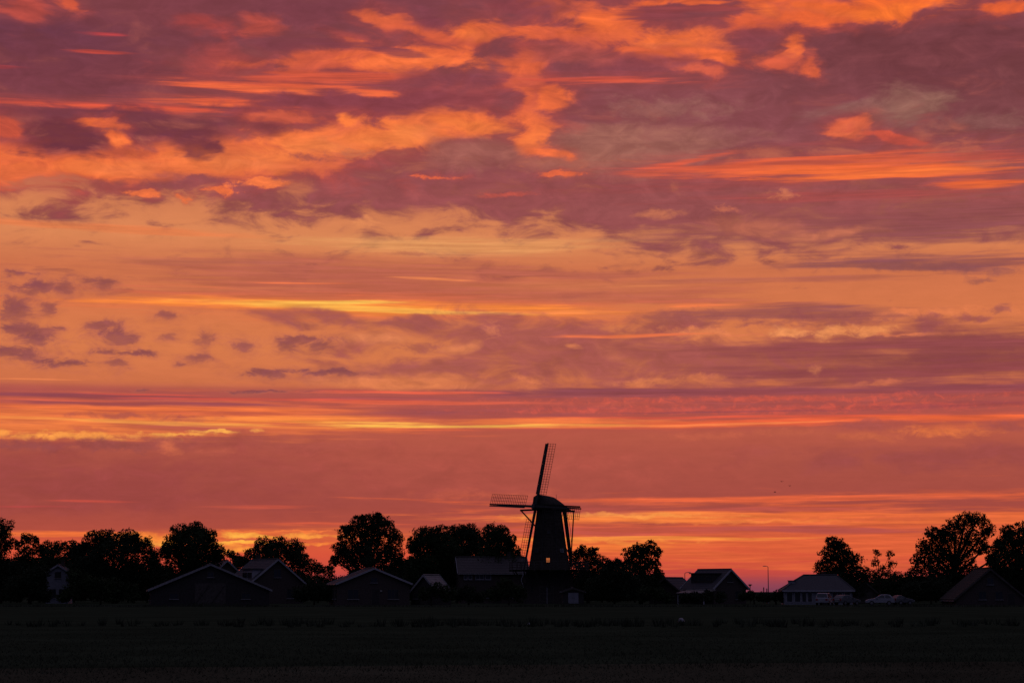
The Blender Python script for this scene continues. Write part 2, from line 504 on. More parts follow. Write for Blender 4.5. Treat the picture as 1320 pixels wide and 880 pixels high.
# centre and right: thin lit lines on mauve
cloud('S', 1000, 504, 420, 5, (140, 70, 80), .95, .6)
cloud('S', 760, 506, 130, 6, (144, 74, 82), .9, .6)
cloud('S', 530, 506, 120, 2, (236, 100, 72), .95, .6)
cloud('S', 560, 519, 170, 2, (240, 104, 72), .95, .6)
cloud('S', 570, 531, 130, 6, (158, 78, 80), .9, .6)
cloud('S', 480, 513, 110, 2, (164, 80, 80), .8, .7)
cloud('G', 800, 521, 120, 4, (210, 94, 74), .6, 1.0)
cloud('S', 1000, 522, 330, 14, (164, 78, 76), .7, .8)
cloud('G', 1000, 514, 180, 3, (216, 90, 70), .65, 1.0)
cloud('G', 980, 528, 230, 3, (212, 88, 72), .65, 1.0)
cloud('G', 1180, 521, 80, 3, (214, 88, 68), .6, 1.0)
cloud('S', 900, 531, 170, 1, (150, 74, 80), .7, .7)
cloud('S', 1240, 522, 90, 4, (150, 70, 76), .75, .7)
cloud('S', 960, 537, 240, 2, (232, 92, 66), .85, .8)
cloud('S', 600, 545, 230, 5, (248, 128, 66), .9, .8)
cloud('S', 640, 549, 220, 2, (255, 192, 84), 1, .7)
cloud('S', 480, 545, 100, 2, (255, 186, 82), .95, .7)
cloud('S', 1030, 543, 290, 4, (238, 100, 62), .95, .7, -1)
cloud('S', 960, 546, 150, 1, (250, 132, 76), .9, .7, -1)
cloud('S', 1250, 538, 110, 4, (238, 104, 60), .95, .7)
# ---- low red-brown bank and the gaps at its upper edge
cloud('F', 1230, 555, 46, 7, (226, 116, 66), .9, .7)
cloud('S', 1250, 548, 70, 3, (206, 98, 66), .8, .7)
cloud('F', 1130, 562, 30, 5, (206, 104, 70), .75, .9)
cloud('F', 1010, 555, 40, 5, (196, 98, 72), .6, .9)
cloud('F', 910, 562, 40, 4, (198, 98, 72), .6, .9)
cloud('F', 1290, 550, 22, 5, (164, 80, 76), .9, .7)
cloud('F', 1120, 547, 36, 5, (168, 82, 76), .75, .8)
cloud('A', 1230, 590, 200, 13, (156, 74, 72), .8, .7)
cloud('F', 60, 575, 110, 7, (152, 76, 74), .9, .7)
cloud('F', 190, 572, 60, 8, (158, 78, 72), .85, .7)
cloud('A', 330, 572, 120, 9, (170, 82, 72), .8, .7)
cloud('A', 100, 620, 280, 34, (152, 68, 66), .7, .8)
cloud('A', 650, 600, 220, 34, (180, 83, 70), .5, .9)
cloud('F', 216, 578, 13, 7, (212, 108, 74), .8, .8)
cloud('F', 280, 581, 22, 4, (192, 94, 74), .7, .9)
cloud('F', 92, 577, 8, 3, (192, 96, 74), .7, .9)
cloud('S', 360, 653, 60, 2, (214, 92, 70), .8, .7)
cloud('S', 110, 646, 30, 1, (206, 82, 66), .7, .9)
cloud('S', 20, 652, 34, 1, (186, 70, 68), .6, .9)
cloud('F', 640, 638, 60, 5, (196, 92, 70), .6, 1.0)
cloud('S', 640, 667, 60, 2, (222, 100, 70), .75, .8)
# ---- streaks near the horizon
cloud('S', 1080, 690, 420, 38, (222, 98, 58), .95, .5)
cloud('S', 800, 700, 130, 26, (224, 100, 58), .9, .6)
cloud('S', 1020, 643, 340, 4, (228, 100, 62), .9, 0.50)
cloud('S', 900, 668, 240, 7, (244, 128, 62), .9, 0.60)
cloud('S', 820, 664, 110, 3, (252, 144, 70), .8, .9)
cloud('S', 1180, 665, 190, 8, (232, 108, 60), .9, 0.50)
cloud('S', 760, 657, 80, 6, (182, 82, 72), .8, 0.50)
cloud('S', 850, 684, 190, 6, (190, 82, 70), .9, 0.50)
cloud('S', 1090, 684, 110, 4, (176, 78, 72), .85, 0.50)
cloud('S', 1010, 656, 110, 3, (184, 82, 72), .8, 0.50)
cloud('S', 850, 694, 200, 2, (255, 150, 66), .9, 0.60)
cloud('S', 790, 704, 90, 4, (250, 128, 58), .8, 0.60)
cloud('S', 60, 688, 90, 3, (246, 118, 58), .9, 0.60)
cloud('S', 390, 697, 80, 2, (200, 84, 64), .8, 0.60)
cloud('S', 430, 676, 70, 2, (226, 96, 64), .8, 0.60)

cloud('S', 345, 693, 150, 9, (236, 112, 56), .85, .9)
cloud('F', 330, 690, 60, 3, (255, 176, 70), .9, .8)
cloud('F', 400, 690, 44, 2, (255, 158, 66), .85, .8)
cloud('F', 360, 684, 70, 1, (248, 124, 62), .85, .8)
cloud('F', 310, 699, 40, 2, (255, 182, 70), .9, .8)
cloud('F', 385, 700, 50, 2, (252, 140, 60), .85, .8)
cloud('F', 350, 696, 60, 1, (190, 80, 62), .7, .8)
cloud('F', 200, 694, 40, 5, (252, 140, 58), .85, .9)
cloud('F', 205, 700, 20, 3, (255, 172, 68), .8, .9)
cloud('F', 300, 708, 26, 5, (255, 160, 62), .85, .9)
cloud('F', 820, 664, 90, 2, (255, 160, 76), .7, .9)
cloud('F', 960, 672, 110, 2, (250, 136, 68), .6, .9)
cloud('F', 800, 697, 80, 2, (255, 150, 66), .6, .9)
cloud('F', 1120, 668, 120, 2, (216, 96, 62), .6, .9)

# fine streaking over the whole cloud deck, the clear-sky light behind it, and the fall-off away from the afterglow
nG = noise(0.8, 14.0, 6, 0.65, 71.0, 0.3)
nB = noise(2.2, 6.0, 8, 0.68, 83.0, 0.6)
gain = mth('ADD', mth('MULTIPLY_ADD', nG, 0.13, 0.93), mth('MULTIPLY_ADD', nB, 0.22, -0.11))


def leaf(x0, x1, y0, y1):
    """the sky of one stretch: the patches that reach into it, in their order"""
    global NT
    lg = bpy.data.node_groups.new('sky_stretch', 'ShaderNodeTree')
    srcs = [('Base', COLR, 'NodeSocketColor'), ('Gain', gain, 'NodeSocketFloat')]
    srcs += [('Fold' + k, FOLD[k], 'NodeSocketFloat') for k in FOLD]
    srcs += [('Coord' + k, WARP[k], 'NodeSocketVector') for k in WARP] + [('Edge' + k, EDGE[k], 'NodeSocketFloat') for k in EDGE]
    for nm, so, tp in srcs:
        lg.interface.new_socket(nm, in_out='INPUT', socket_type=tp)
    lg.interface.new_socket('Sky', in_out='OUTPUT', socket_type='NodeSocketShader')
    keep, NT = NT, lg
    gin, gout = nd('NodeGroupInput'), nd('NodeGroupOutput')
    warps = {k: gin.outputs['Coord' + k] for k in WARP}
    edges = {k: gin.outputs['Edge' + k] for k in EDGE}
    folds = {k: gin.outputs['Fold' + k] for k in FOLD}
    col, tilted = gin.outputs['Base'], {}
    for c in CLOUDS:
        a0, a1, b0, b1 = reach(c)
        if a1 >= x0 and a0 <= x1 and b1 >= y0 and b0 <= y1:
            col = paint(c, col, warps, edges, folds, tilted)
    s = nd('ShaderNodeVectorMath', operation='SCALE')
    lk(col, s.inputs[0]); lk(gin.outputs['Gain'], s.inputs['Scale'])
    b = nd('ShaderNodeBackground')
    lk(s.outputs[0], b.inputs[0])
    lk(b.outputs[0], gout.inputs[0])
    NT = keep
    g = nd('ShaderNodeGroup', node_tree=lg)
    for i, (nm, so, tp) in enumerate(srcs):
        lk(so, g.inputs[i])
    return g.outputs[0]


def msh(f, a, b):
    n = nd('ShaderNodeMixShader')
    lk(f, n.inputs[0]); lk(a, n.inputs[1]); lk(b, n.inputs[2])
    return n.outputs[0]


# the deck is evaluated stretch by stretch (the same function on both sides of each border), which keeps the render quick
def split_cols(xs, lo, hi, y0, y1):
    if not xs:
        return leaf(lo, hi, y0, y1)
    k = len(xs) // 2
    x = xs[k]
    f = mth('GREATER_THAN', AZ, skyp(x, 440)[0] / US)
    return msh(f, split_cols(xs[:k], lo, x + 12, y0, y1), split_cols(xs[k + 1:], x - 12, hi, y0, y1))


def split_rows(ys, lo, hi):
    if not ys:
        return split_cols([330, 660, 990], -1e5, 1e5, lo, hi)
    k = len(ys) // 2
    y = ys[k]
    f = mth('GREATER_THAN', EL, skyp(660, y)[1] / US)
    # rows bend a little towards the sides of the picture, hence the margin
    return msh(f, split_rows(ys[k + 1:], y - 26, hi), split_rows(ys[:k], lo, y + 6))


GLOW = split_rows([110, 200, 300, 390, 460, 530, 620], -1e5, 1e5)

sky = nd('ShaderNodeTexSky', sky_type='NISHITA')
sky.sun_disc = False
sky.sun_elevation = SUN_EL
sky.sun_rotation = SUN_AZ
sky.air_density = 1.4
sky.dust_density = 2.0
sky.ozone_density = 2.0
nish = nd('ShaderNodeVectorMath', operation='SCALE')
lk(sky.outputs[0], nish.inputs[0]); nish.inputs['Scale'].default_value = 1.0
# away from the afterglow the same deck lies in grey-blue dusk shade
nD = noise(0.10, 0.30, 5, 0.6, 91.0)
# (dim and blue low down on the far side, where the earth's shadow rises; the deck overhead still takes some of the glow)
overhead = smooth(sep.outputs[2], 0.15, 0.9)
dusk = mixc(overhead, mixc(nD, lin((25, 28, 52)), lin((36, 39, 64))), mixc(nD, lin((92, 90, 120)), lin((114, 106, 130))))
dk = vmth('MULTIPLY_ADD', nish.outputs[0], (0.05, 0.05, 0.05), (0, 0, 0))
dusk2 = vmth('ADD', dusk, dk.outputs[0]).outputs[0]
sun_h = (math.sin(SUN_AZ) * math.cos(R(6)), math.cos(SUN_AZ) * math.cos(R(6)), math.sin(R(6)))
cosang = vmth('DOT_PRODUCT', DIR, sun_h).outputs['Value']
fall = smooth(cosang, 0.45, 0.955)
bg = nd('ShaderNodeBackground')
lk(dusk2, bg.inputs[0]); bg.inputs[1].default_value = 1.0
wo = nd('ShaderNodeOutputWorld')
lk(msh(fall, bg.outputs[0], GLOW), wo.inputs[0])
world.cycles.sampling_method = 'MANUAL'
world.cycles.sample_map_resolution = 256

sun_data = bpy.data.lights.new('sun', 'SUN')
sun_data.energy = 0.02                 # below the horizon and behind cloud: almost nothing left of it
sun_data.angle = R(10)
sun_data.color = (1.0, 0.55, 0.3)
sun = bpy.data.objects.new('sun', sun_data)
COL.objects.link(sun)
sdir = Vector((math.sin(SUN_AZ), math.cos(SUN_AZ), math.sin(R(0.6))))
sun.rotation_euler = (-sdir).to_track_quat('-Z', 'Y').to_euler()
sun.location = (0, 0, 60)

# ================================================================== helpers
random.seed(7)


def mat(name, col, rough=0.8, var=0.25, scale=3.0, bump=0.0, spec=0.3, metal=0.0, emit=None):
    m = bpy.data.materials.new(name)
    m.use_nodes = True
    t = m.node_tree
    b = t.nodes['Principled BSDF']
    b.inputs['Roughness'].default_value = rough
    b.inputs['Metallic'].default_value = metal
    b.inputs['Specular IOR Level'].default_value = spec
    tcn = t.nodes.new('ShaderNodeTexCoord')
    n = t.nodes.new('ShaderNodeTexNoise')
    n.inputs['Scale'].default_value = scale
    n.inputs['Detail'].default_value = 5
    t.links.new(tcn.outputs['Object'], n.inputs['Vector'])
    r = t.nodes.new('ShaderNodeValToRGB')
    r.color_ramp.elements[0].position = 0.3
    r.color_ramp.elements[1].position = 0.7
    r.color_ramp.elements[0].color = tuple(max(0, c * (1 - var)) for c in col) + (1,)
    r.color_ramp.elements[1].color = tuple(min(1, c * (1 + var)) for c in col) + (1,)
    t.links.new(n.outputs['Fac'], r.inputs[0])
    t.links.new(r.outputs[0], b.inputs['Base Color'])
    if bump:
        bp = t.nodes.new('ShaderNodeBump')
        bp.inputs['Strength'].default_value = bump
        t.links.new(n.outputs['Fac'], bp.inputs['Height'])
        t.links.new(bp.outputs[0], b.inputs['Normal'])
    if emit:
        b.inputs['Emission Color'].default_value = emit[0] + (1,)
        b.inputs['Emission Strength'].default_value = emit[1]
    return m


M = {
    'grass': mat('grass', (0.030, 0.040, 0.024), 1.0, 0.25, 0.15, 0.1, 0.0),
    'mown': mat('mown_grass', (0.056, 0.056, 0.036), 1.0, 0.25, 0.15, 0.1, 0.0),
    'blade': mat('grass_blade', (0.044, 0.052, 0.034), 1.0, 0.4, 0.3, 0, 0.0),
    'leaf': mat('leaf', (0.030, 0.046, 0.018), 0.85, 0.45, 0.5, 0, 0.12),
    'leaf_b': mat('leaf_dark', (0.026, 0.036, 0.018), 0.85, 0.45, 0.5, 0, 0.12),
    'bark': mat('bark', (0.045, 0.036, 0.028), 0.95, 0.4, 2.0, 0.5, 0.1),
    'white': mat('weathered_paint', (0.34, 0.34, 0.38), 0.55, 0.08, 1.5),
    'cream': mat('cream_render', (0.22, 0.23, 0.27), 0.8, 0.12, 1.2, 0.1),
    'brick': mat('brown_brick', (0.075, 0.060, 0.056), 0.9, 0.35, 6.0, 0.3, 0.1),
    'brick_d': mat('dark_brick', (0.055, 0.046, 0.044), 0.9, 0.35, 6.0, 0.3, 0.1),
    'wood_d': mat('tarred_board', (0.035, 0.032, 0.032), 0.7, 0.4, 4.0, 0.3, 0.3),
    'wood': mat('weathered_wood', (0.075, 0.066, 0.060), 0.8, 0.35, 4.0, 0.3, 0.2),
    'tile': mat('roof_tile', (0.05, 0.042, 0.044), 0.65, 0.3, 5.0, 0.4, 0.4),
    'tile_g': mat('grey_roof_tile', (0.046, 0.045, 0.054), 0.8, 0.25, 5.0, 0.4, 0.4),
    'sheet': mat('pale_roof_sheet', (0.18, 0.16, 0.155), 0.6, 0.2, 2.0, 0.2, 0.4),
    'thatch': mat('thatch', (0.052, 0.045, 0.040), 0.95, 0.35, 3.0, 0.5, 0.1),
    'glass': mat('window_glass', (0.03, 0.035, 0.045), 0.08, 0.1, 1.0, 0, 0.6),
    'metal': mat('galvanised_metal', (0.22, 0.22, 0.23), 0.5, 0.15, 3.0, 0, 0.5, 0.6),
    'iron': mat('black_iron', (0.03, 0.03, 0.032), 0.5, 0.2, 3.0, 0, 0.5),
    'car_w': mat('white_car_paint', (0.25, 0.26, 0.30), 0.4, 0.03, 1.0, 0, 0.5),
    'car_s': mat('silver_car_paint', (0.11, 0.115, 0.125), 0.45, 0.03, 1.0, 0, 0.5, 0.3),
    'rubber': mat('rubber', (0.02, 0.02, 0.02), 0.8, 0.2, 5.0),
    'lens': mat('lamp_lens', (0.4, 0.4, 0.38), 0.15, 0.1, 4.0, 0, 0.6),
    'red_lens': mat('red_lens', (0.25, 0.02, 0.02), 0.2, 0.1, 4.0, 0, 0.6),
    'lit': mat('lit_window', (0.5, 0.25, 0.1), 0.4, 0.4, 2.5, 0, 0.3, 0.0, ((1.0, 0.26, 0.07), 0.42)),
    'bird': mat('bird_feather', (0.03, 0.03, 0.032), 0.8, 0.2, 9.0),
    'stone': mat('pale_stone', (0.26, 0.26, 0.28), 0.85, 0.2, 4.0, 0.3),
}


class MB:
    """collects shapes into one mesh"""

    def __init__(self):
        self.v, self.f = [], []

    def add(self, vs, fs):
        o = len(self.v)
        self.v += [tuple(p) for p in vs]
        self.f += [tuple(i + o for i in f) for f in fs]
        return self

    def box(self, x0, x1, y0, y1, z0, z1, mtx=None):
        vs = [Vector((x, y, z)) for z in (z0, z1) for y in (y0, y1) for x in (x0, x1)]
        if mtx:
            vs = [mtx @ v for v in vs]
        return self.add(vs, [(0, 2, 3, 1), (4, 5, 7, 6), (0, 1, 5, 4), (2, 6, 7, 3), (0, 4, 6, 2), (1, 3, 7, 5)])

    def beam(self, a, b, w, h=None, w2=None, up=(0, 0, 1)):
        """square bar from a to b"""
        a, b = Vector(a), Vector(b)
        h = h or w
        w2 = w2 or w
        d = (b - a).normalized()
        s = d.cross(Vector(up))
        if s.length < 1e-4:
            s = d.cross(Vector((1, 0, 0)))
        s.normalize()
        u = s.cross(d)
        vs = []
        for p, k in ((a, 1.0), (b, w2 / w)):
            for i, j in ((-1, -1), (1, -1), (1, 1), (-1, 1)):
                vs.append(p + s * (i * w / 2 * k) + u * (j * h / 2 * k))
        return self.add(vs, [(3, 2, 1, 0), (4, 5, 6, 7), (0, 1, 5, 4), (1, 2, 6, 5), (2, 3, 7, 6), (3, 0, 4, 7)])

    def tube(self, pts, rs, n=8):
        pts = [Vector(p) for p in pts]
        vs, fs = [], []
        for i, p in enumerate(pts):
            d = (pts[min(i + 1, len(pts) - 1)] - pts[max(i - 1, 0)]).normalized()
            s = d.cross(Vector((0.13, 0.99, 0.07))).normalized()
            u = s.cross(d)
            for k in range(n):
                a = 2 * math.pi * k / n
                vs.append(p + (s * math.cos(a) + u * math.sin(a)) * rs[i])
        for i in range(len(pts) - 1):
            for k in range(n):
                a, b = i * n + k, i * n + (k + 1) % n
                fs.append((a, b, b + n, a + n))
        fs.append(tuple(range(n - 1, -1, -1)))
        fs.append(tuple(range((len(pts) - 1) * n, len(pts) * n)))
        return self.add(vs, fs)

    def lathe(self, prof, n=16, rot=0.0):
        """rings of (radius, z) round the z axis"""
        vs, fs = [], []
        for r, z in prof:
            for k in range(n):
                a = 2 * math.pi * k / n + rot
                vs.append((r * math.sin(a), -r * math.cos(a), z))
        for i in range(len(prof) - 1):
            for k in range(n):
                a, b = i * n + k, i * n + (k + 1) % n
                fs.append((a, b, b + n, a + n))
        fs.append(tuple(range(n - 1, -1, -1)))
        fs.append(tuple(range((len(prof) - 1) * n, len(prof) * n)))
        return self.add(vs, fs)

    def mesh(self, name, m, smooth_=False):
        me = bpy.data.meshes.new(name)
        me.from_pydata(self.v, [], self.f)
        me.materials.append(M[m])
        if smooth_:
            me.polygons.foreach_set('use_smooth', [True] * len(me.polygons))
        me.update()
        return me

    def build(self, name, m, parent=None, mtx=None, smooth_=False):
        o = bpy.data.objects.new(name, self.mesh(name, m, smooth_))
        COL.objects.link(o)
        if parent:
            o.parent = parent
        if mtx:
            o.matrix_local = mtx
        return o


def tag(o, label=None, cat=None, group=None, kind=None):
    for k, v in (('label', label), ('category', cat), ('group', group), ('kind', kind)):
        if v:
            o[k] = v
    return o


def thing(name, label, cat, loc, rz=0.0, group=None):
    o = bpy.data.objects.new(name, None)
    o.empty_display_size = 0.5
    COL.objects.link(o)
    o.location = loc
    o.rotation_euler = (0, 0, rz)
    return tag(o, label, cat, group)


def copy_thing(o, loc, rz=None, label=None):
    c = o.copy(); COL.objects.link(c); c.location = loc
    if rz is not None:
        c.rotation_euler = (0, 0, rz)
    if label:
        c['label'] = label
    for ch in list(o.children):
        d = ch.copy(); COL.objects.link(d); d.parent = c
        for g in list(ch.children):
            e = g.copy(); COL.objects.link(e); e.parent = d
    return c


def ground_at(px, depth):
    p = at(px, HORIZON, depth)
    return Vector((p.x, depth, 0.0))


def height(py, depth):
    """height over the ground of something seen at a photograph row, at that depth"""
    return at(660, py, depth).z


# ================================================================== ground
g = MB()
N, S = 60, 9000.0
for j in range(N + 1):
    for i in range(N + 1):
        u, v = i / N * 2 - 1, j / N * 2 - 1
        x, y = S * u * abs(u) ** 1.5, S * v * abs(v) ** 1.5
        g.v.append((x, y, 0.0))
for j in range(N):
    for i in range(N):
        a = j * (N + 1) + i
        g.f.append((a, a + 1, a + N + 2, a + N + 1))
tag(g.build('ground', 'grass'), kind='structure')
g = MB().add([(-60, 12, .004), (60, 12, .004), (60, 57, .004), (30, 55, .004), (6, 51, .004), (-20, 46, .004), (-60, 41, .004)], [tuple(range(7))])
tag(g.build('mown_field', 'mown'), 'pale mown strip along the near edge of the pasture', kind='structure')
g = MB().add([(-400, 250, .004), (400, 250, .004), (400, 256, .004), (-400, 256, .004)], [(0, 1, 2, 3)])
M['lane'] = mat('lane_asphalt', (0.05, 0.05, 0.052), 0.95, 0.2, 2.0, 0, 0.0)
tag(g.build('village_lane', 'lane'), 'narrow lane along the far edge of the pasture', kind='structure')

# rough grass over the pasture and tufts of rushes: nobody could count the blades
rg = random.Random(3)
g = MB()
for k in range(60000):
    d = 32 + 90 * rg.random() ** 1.6
    x = rg.uniform(-0.30, 0.30) * d
    edge = 46 + x * 0.22
    hgt = rg.uniform(.02, .05) if d < edge else rg.uniform(.03, .10) * max(.25, 1 - (d - 46) / 90)
    w = rg.uniform(.004, .012)
    for q in range(2):
        a = rg.uniform(0, 6.28)
        c, s = math.cos(a) * w, math.sin(a) * w
        lx, ly = rg.uniform(-.06, .06), rg.uniform(-.06, .06)
        g.add([(x - c, d - s, 0), (x + c, d + s, 0), (x + lx, d + ly, hgt)], [(0, 1, 2)])
tag(g.build('rough_grass', 'blade'), 'rough grass covering the dark pasture', 'grass', kind='stuff')
g = MB()
for k in range(260):
    px = rg.gauss(760, 260) if k % 3 else rg.uniform(0, 1320)
    d = rg.choice([104, 106, 109, 113]) + rg.uniform(-2, 2)
    x = (px - 660) / FPX * d
    hh = rg.uniform(.25, .55)
    for q in range(14):
        a = rg.uniform(0, 6.28)
        r0 = rg.uniform(0, .22)
        bx, by = x + math.cos(a) * r0, d + math.sin(a) * r0
        g.add([(bx - .02, by, 0), (bx + .02, by, 0), (bx + math.cos(a) * .16, by + math.sin(a) * .16, hh * rg.uniform(.6, 1.1))], [(0, 1, 2)])
tag(g.build('rush_tufts', 'blade'), 'tufts of rushes along the wet line across the pasture', 'rushes', kind='stuff')

g = MB()
for k in range(7000):
    d = rg.uniform(238, 249.5)
    x = rg.uniform(-75, 75)
    hh = rg.uniform(.08, .35) * (1.0 + .8 * math.sin(x * .21) * math.sin(x * .083 + 1.3))
    a = rg.uniform(0, 6.28)
    w = rg.uniform(.02, .06)
    c, q = math.cos(a) * w, math.sin(a) * w
    g.add([(x - c, d - q, 0), (x + c, d + q, 0), (x + rg.uniform(-.1, .1), d + rg.uniform(-.1, .1), max(.05, hh))], [(0, 1, 2)])
tag(g.build('verge_grass', 'blade'), 'uneven taller grass along the verge of the lane', 'grass', kind='stuff')

# ================================================================== the windmill
MD = 300.0
KM = MD / FPX
mill = thing('windmill', 'tall smock mill with stage, boat-shaped cap and four lattice sails', 'windmill', ground_at(708, MD))
PSI, THETA, AA = R(46), R(11.5), R(3.8)
NH = Vector((-math.sin(PSI), -math.cos(PSI), 0))       # the windshaft points left and towards the camera
TH = Vector((math.cos(PSI), -math.sin(PSI), 0))        # across the cap, to the right
UZ = Vector((0, 0, 1))
ROT8 = math.pi / 8


def cap_pt(s, w, z):
    return NH * s + TH * w + UZ * z


ZS = height(734.5, MD)          # stage floor
ZT = height(657, MD)            # curb under the cap
C8 = 1 / math.cos(math.pi / 8)
base = MB().lathe([(3.75 * C8, -0.05), (3.7 * C8, .5), (3.42 * C8, ZS - .25)], 8, ROT8).build('base', 'brick_d', mill)
band = MB().lathe([(3.5 * C8, ZS - .25), (3.55 * C8, ZS - .1), (3.4 * C8, ZS - .02)], 8, ROT8).build('cornice', 'brick', mill)


def body_r(z):
    t = (z - ZS) / (ZT - ZS)
    return 3.02 + (1.72 - 3.02) * (t ** 0.88)


prof = [(body_r(ZS + (ZT - ZS) * i / 9) * C8, ZS + (ZT - ZS) * i / 9) for i in range(10)]
tower = MB().lathe(prof, 8, ROT8).build('smock', 'thatch', mill)
# corner boards of the smock
for k in range(8):
    a = 2 * math.pi * k / 8 + ROT8
    b = MB()
    pts = [Vector((r * 1.004 * math.sin(a), -r * 1.004 * math.cos(a), z)) for r, z in prof]
    for p, q in zip(pts[:-1], pts[1:]):
        b.beam(p, q, .14, .14)
    b.build('corner_board', 'wood_d', tower)
# horizontal lap boards of the smock, each course a thin proud strip
for i in range(1, 22):
    z = ZS + (ZT - ZS) * i / 22
    r = body_r(z) * C8
    MB().lathe([(r + .028, z - .05), (r + .028, z), (r + .006, z + .03), (r - .05, z + .03), (r - .05, z - .05)], 8, ROT8).build('lap_board', 'thatch', tower)
ring = MB().lathe([(1.80 * C8, ZT), (2.02 * C8, ZT + .05), (2.02 * C8, ZT + .32), (1.75 * C8, ZT + .34)], 16).build('curb', 'wood_d', mill)

# stage: floor planks on beams, struts down to the base, railing
SR = 6.05
NS = 16
floor_ = MB()
for k in range(NS):
    a0, a1 = 2 * math.pi * k / NS, 2 * math.pi * (k + 1) / NS
    i0, o0 = Vector((3.32 * math.sin(a0), -3.32 * math.cos(a0), 0)), Vector((SR * math.sin(a0), -SR * math.cos(a0), 0))
    i1, o1 = Vector((3.32 * math.sin(a1), -3.32 * math.cos(a1), 0)), Vector((SR * math.sin(a1), -SR * math.cos(a1), 0))
    for q in range(7):
        f0, f1 = q / 7 + .008, (q + 1) / 7 - .008
        pl = [i0.lerp(o0, f0), i0.lerp(o0, f1), i1.lerp(o1, f1), i1.lerp(o1, f0)]
        dz = random.uniform(-.008, .008)
        floor_.add([p + UZ * (ZS + .02 + dz) for p in pl] + [p + UZ * (ZS + .075 + dz) for p in pl],
                   [(0, 1, 2, 3), (7, 6, 5, 4), (0, 4, 5, 1), (1, 5, 6, 2), (2, 6, 7, 3), (3, 7, 4, 0)])
stage = floor_.build('stage', 'wood', mill)
stage['kind'] = 'stuff'
post_m = MB().box(-.05, .05, -.05, .05, 0, 1.12).mesh('railing_post', 'wood')
for k in range(NS * 2):
    a = 2 * math.pi * k / (NS * 2)
    rr = (SR - .12) * (math.cos(math.pi / NS) if k % 2 else 1)
    o = bpy.data.objects.new('railing_post', post_m)
    COL.objects.link(o); o.parent = stage
    o.matrix_local = Matrix.Translation((rr * math.sin(a), -rr * math.cos(a), ZS + .07)) @ Matrix.Rotation(a, 4, 'Z')
rails = {.38: .06, .72: .06, 1.12: .09}
for zz, th in rails.items():
    b = MB()
    for k in range(NS):
        a0, a1 = 2 * math.pi * k / NS, 2 * math.pi * (k + 1) / NS
        r0 = SR - .12
        b.beam((r0 * math.sin(a0), -r0 * math.cos(a0), ZS + zz + .07), (r0 * math.sin(a1), -r0 * math.cos(a1), ZS + zz + .07), .05, th)
    b.build('railing', 'wood', stage)
for k in range(NS):
    a = 2 * math.pi * k / NS
    sn, cs = math.sin(a), -math.cos(a)
    b = MB().beam((3.1 * sn, 3.1 * cs, ZS - .08), (SR * sn, SR * cs, ZS - .08), .14, .18)
    b.build('stage_beam', 'wood', stage)
    b = MB().beam((3.52 * sn, 3.52 * cs, ZS - 2.6), (5.5 * sn, 5.5 * cs, ZS - .17), .13, .13)
    b.build('stage_strut', 'wood', stage)


# openings in a flat side facing the camera
def mill_window(x, z, w, h, lit=False, face=0, frame='white', rfun=body_r):
    """window on side `face` (0 faces the camera, +-1 the neighbours), x along that side"""
    r = rfun(z)
    slope = math.atan2(rfun(z - .5) - rfun(z + .5), 1.0)
    mt = Matrix.Rotation(face * math.pi / 4, 4, 'Z') @ Matrix.Translation((x, -r - .03, z)) @ Matrix.Rotation(-slope, 4, 'X')
    f = MB()
    t = .09
    f.box(-w / 2 - t, w / 2 + t, -.05, .03, h / 2, h / 2 + t).box(-w / 2 - t, w / 2 + t, -.07, .03, -h / 2 - t, -h / 2)
    f.box(-w / 2 - t, -w / 2, -.05, .03, -h / 2, h / 2).box(w / 2, w / 2 + t, -.05, .03, -h / 2, h / 2)
    f.box(-.025, .025, -.04, .02, -h / 2, h / 2)
    f.box(-w / 2, -.025, -.038, .018, -.02, .02).box(.025, w / 2, -.038, .018, -.02, .02)
    o = f.build('window', frame, mill, mt)
    MB().box(-w / 2, w / 2, -.012, .012, -h / 2, h / 2).build('pane', 'lit' if lit else 'glass', o)
    return o


wl = mill_window(-.22, height(722, MD), .50, .66, True, frame='wood')
wl['label'] = 'small window glowing warm orange above the stage'
mill_window(-.1, height(686, MD), .3, .36, frame='wood')
mill_window(.05, height(709.5, MD), .5, .4, face=1, frame='stone')
mill_window(-.05, height(709.5, MD), .55, .5, face=-1, frame='wood')
base_r = lambda z: 3.7 - .28 * z / ZS
# double door at the foot
zd = 2.45
dfr = Matrix.Translation((-.45, -3.70, 0)) @ Matrix.Rotation(R(-3), 4, 'X')
fr = MB().box(-1.05, -.93, -.08, .08, 0, zd).box(.93, 1.05, -.08, .08, 0, zd).box(-1.05, 1.05, -.1, .08, zd, zd + .14).build('door_frame', 'wood', mill, dfr)
for sx in (-1, 1):
    dr = MB().box(min(0, sx * .915) + .012, max(0, sx * .915) - .012, -.05, .02, .03, zd - .02).build('door', 'wood_d', mill, dfr)
    for q in range(2):
        MB().box(sx * .46 - .40, sx * .46 + .40, -.075, -.052, .35 + q * 1.1, .47 + q * 1.1).build('door_rail', 'wood', dr)
MB().box(.02, .09, -.09, -.052, .05, zd - .05).build('cover_strip', 'white', mill, dfr)
mill_window(1.0, 2.1, .5, .8, face=1, frame='wood', rfun=base_r)
mill_window(.0, 2.1, .5, .8, face=-1, frame='wood', rfun=base_r)

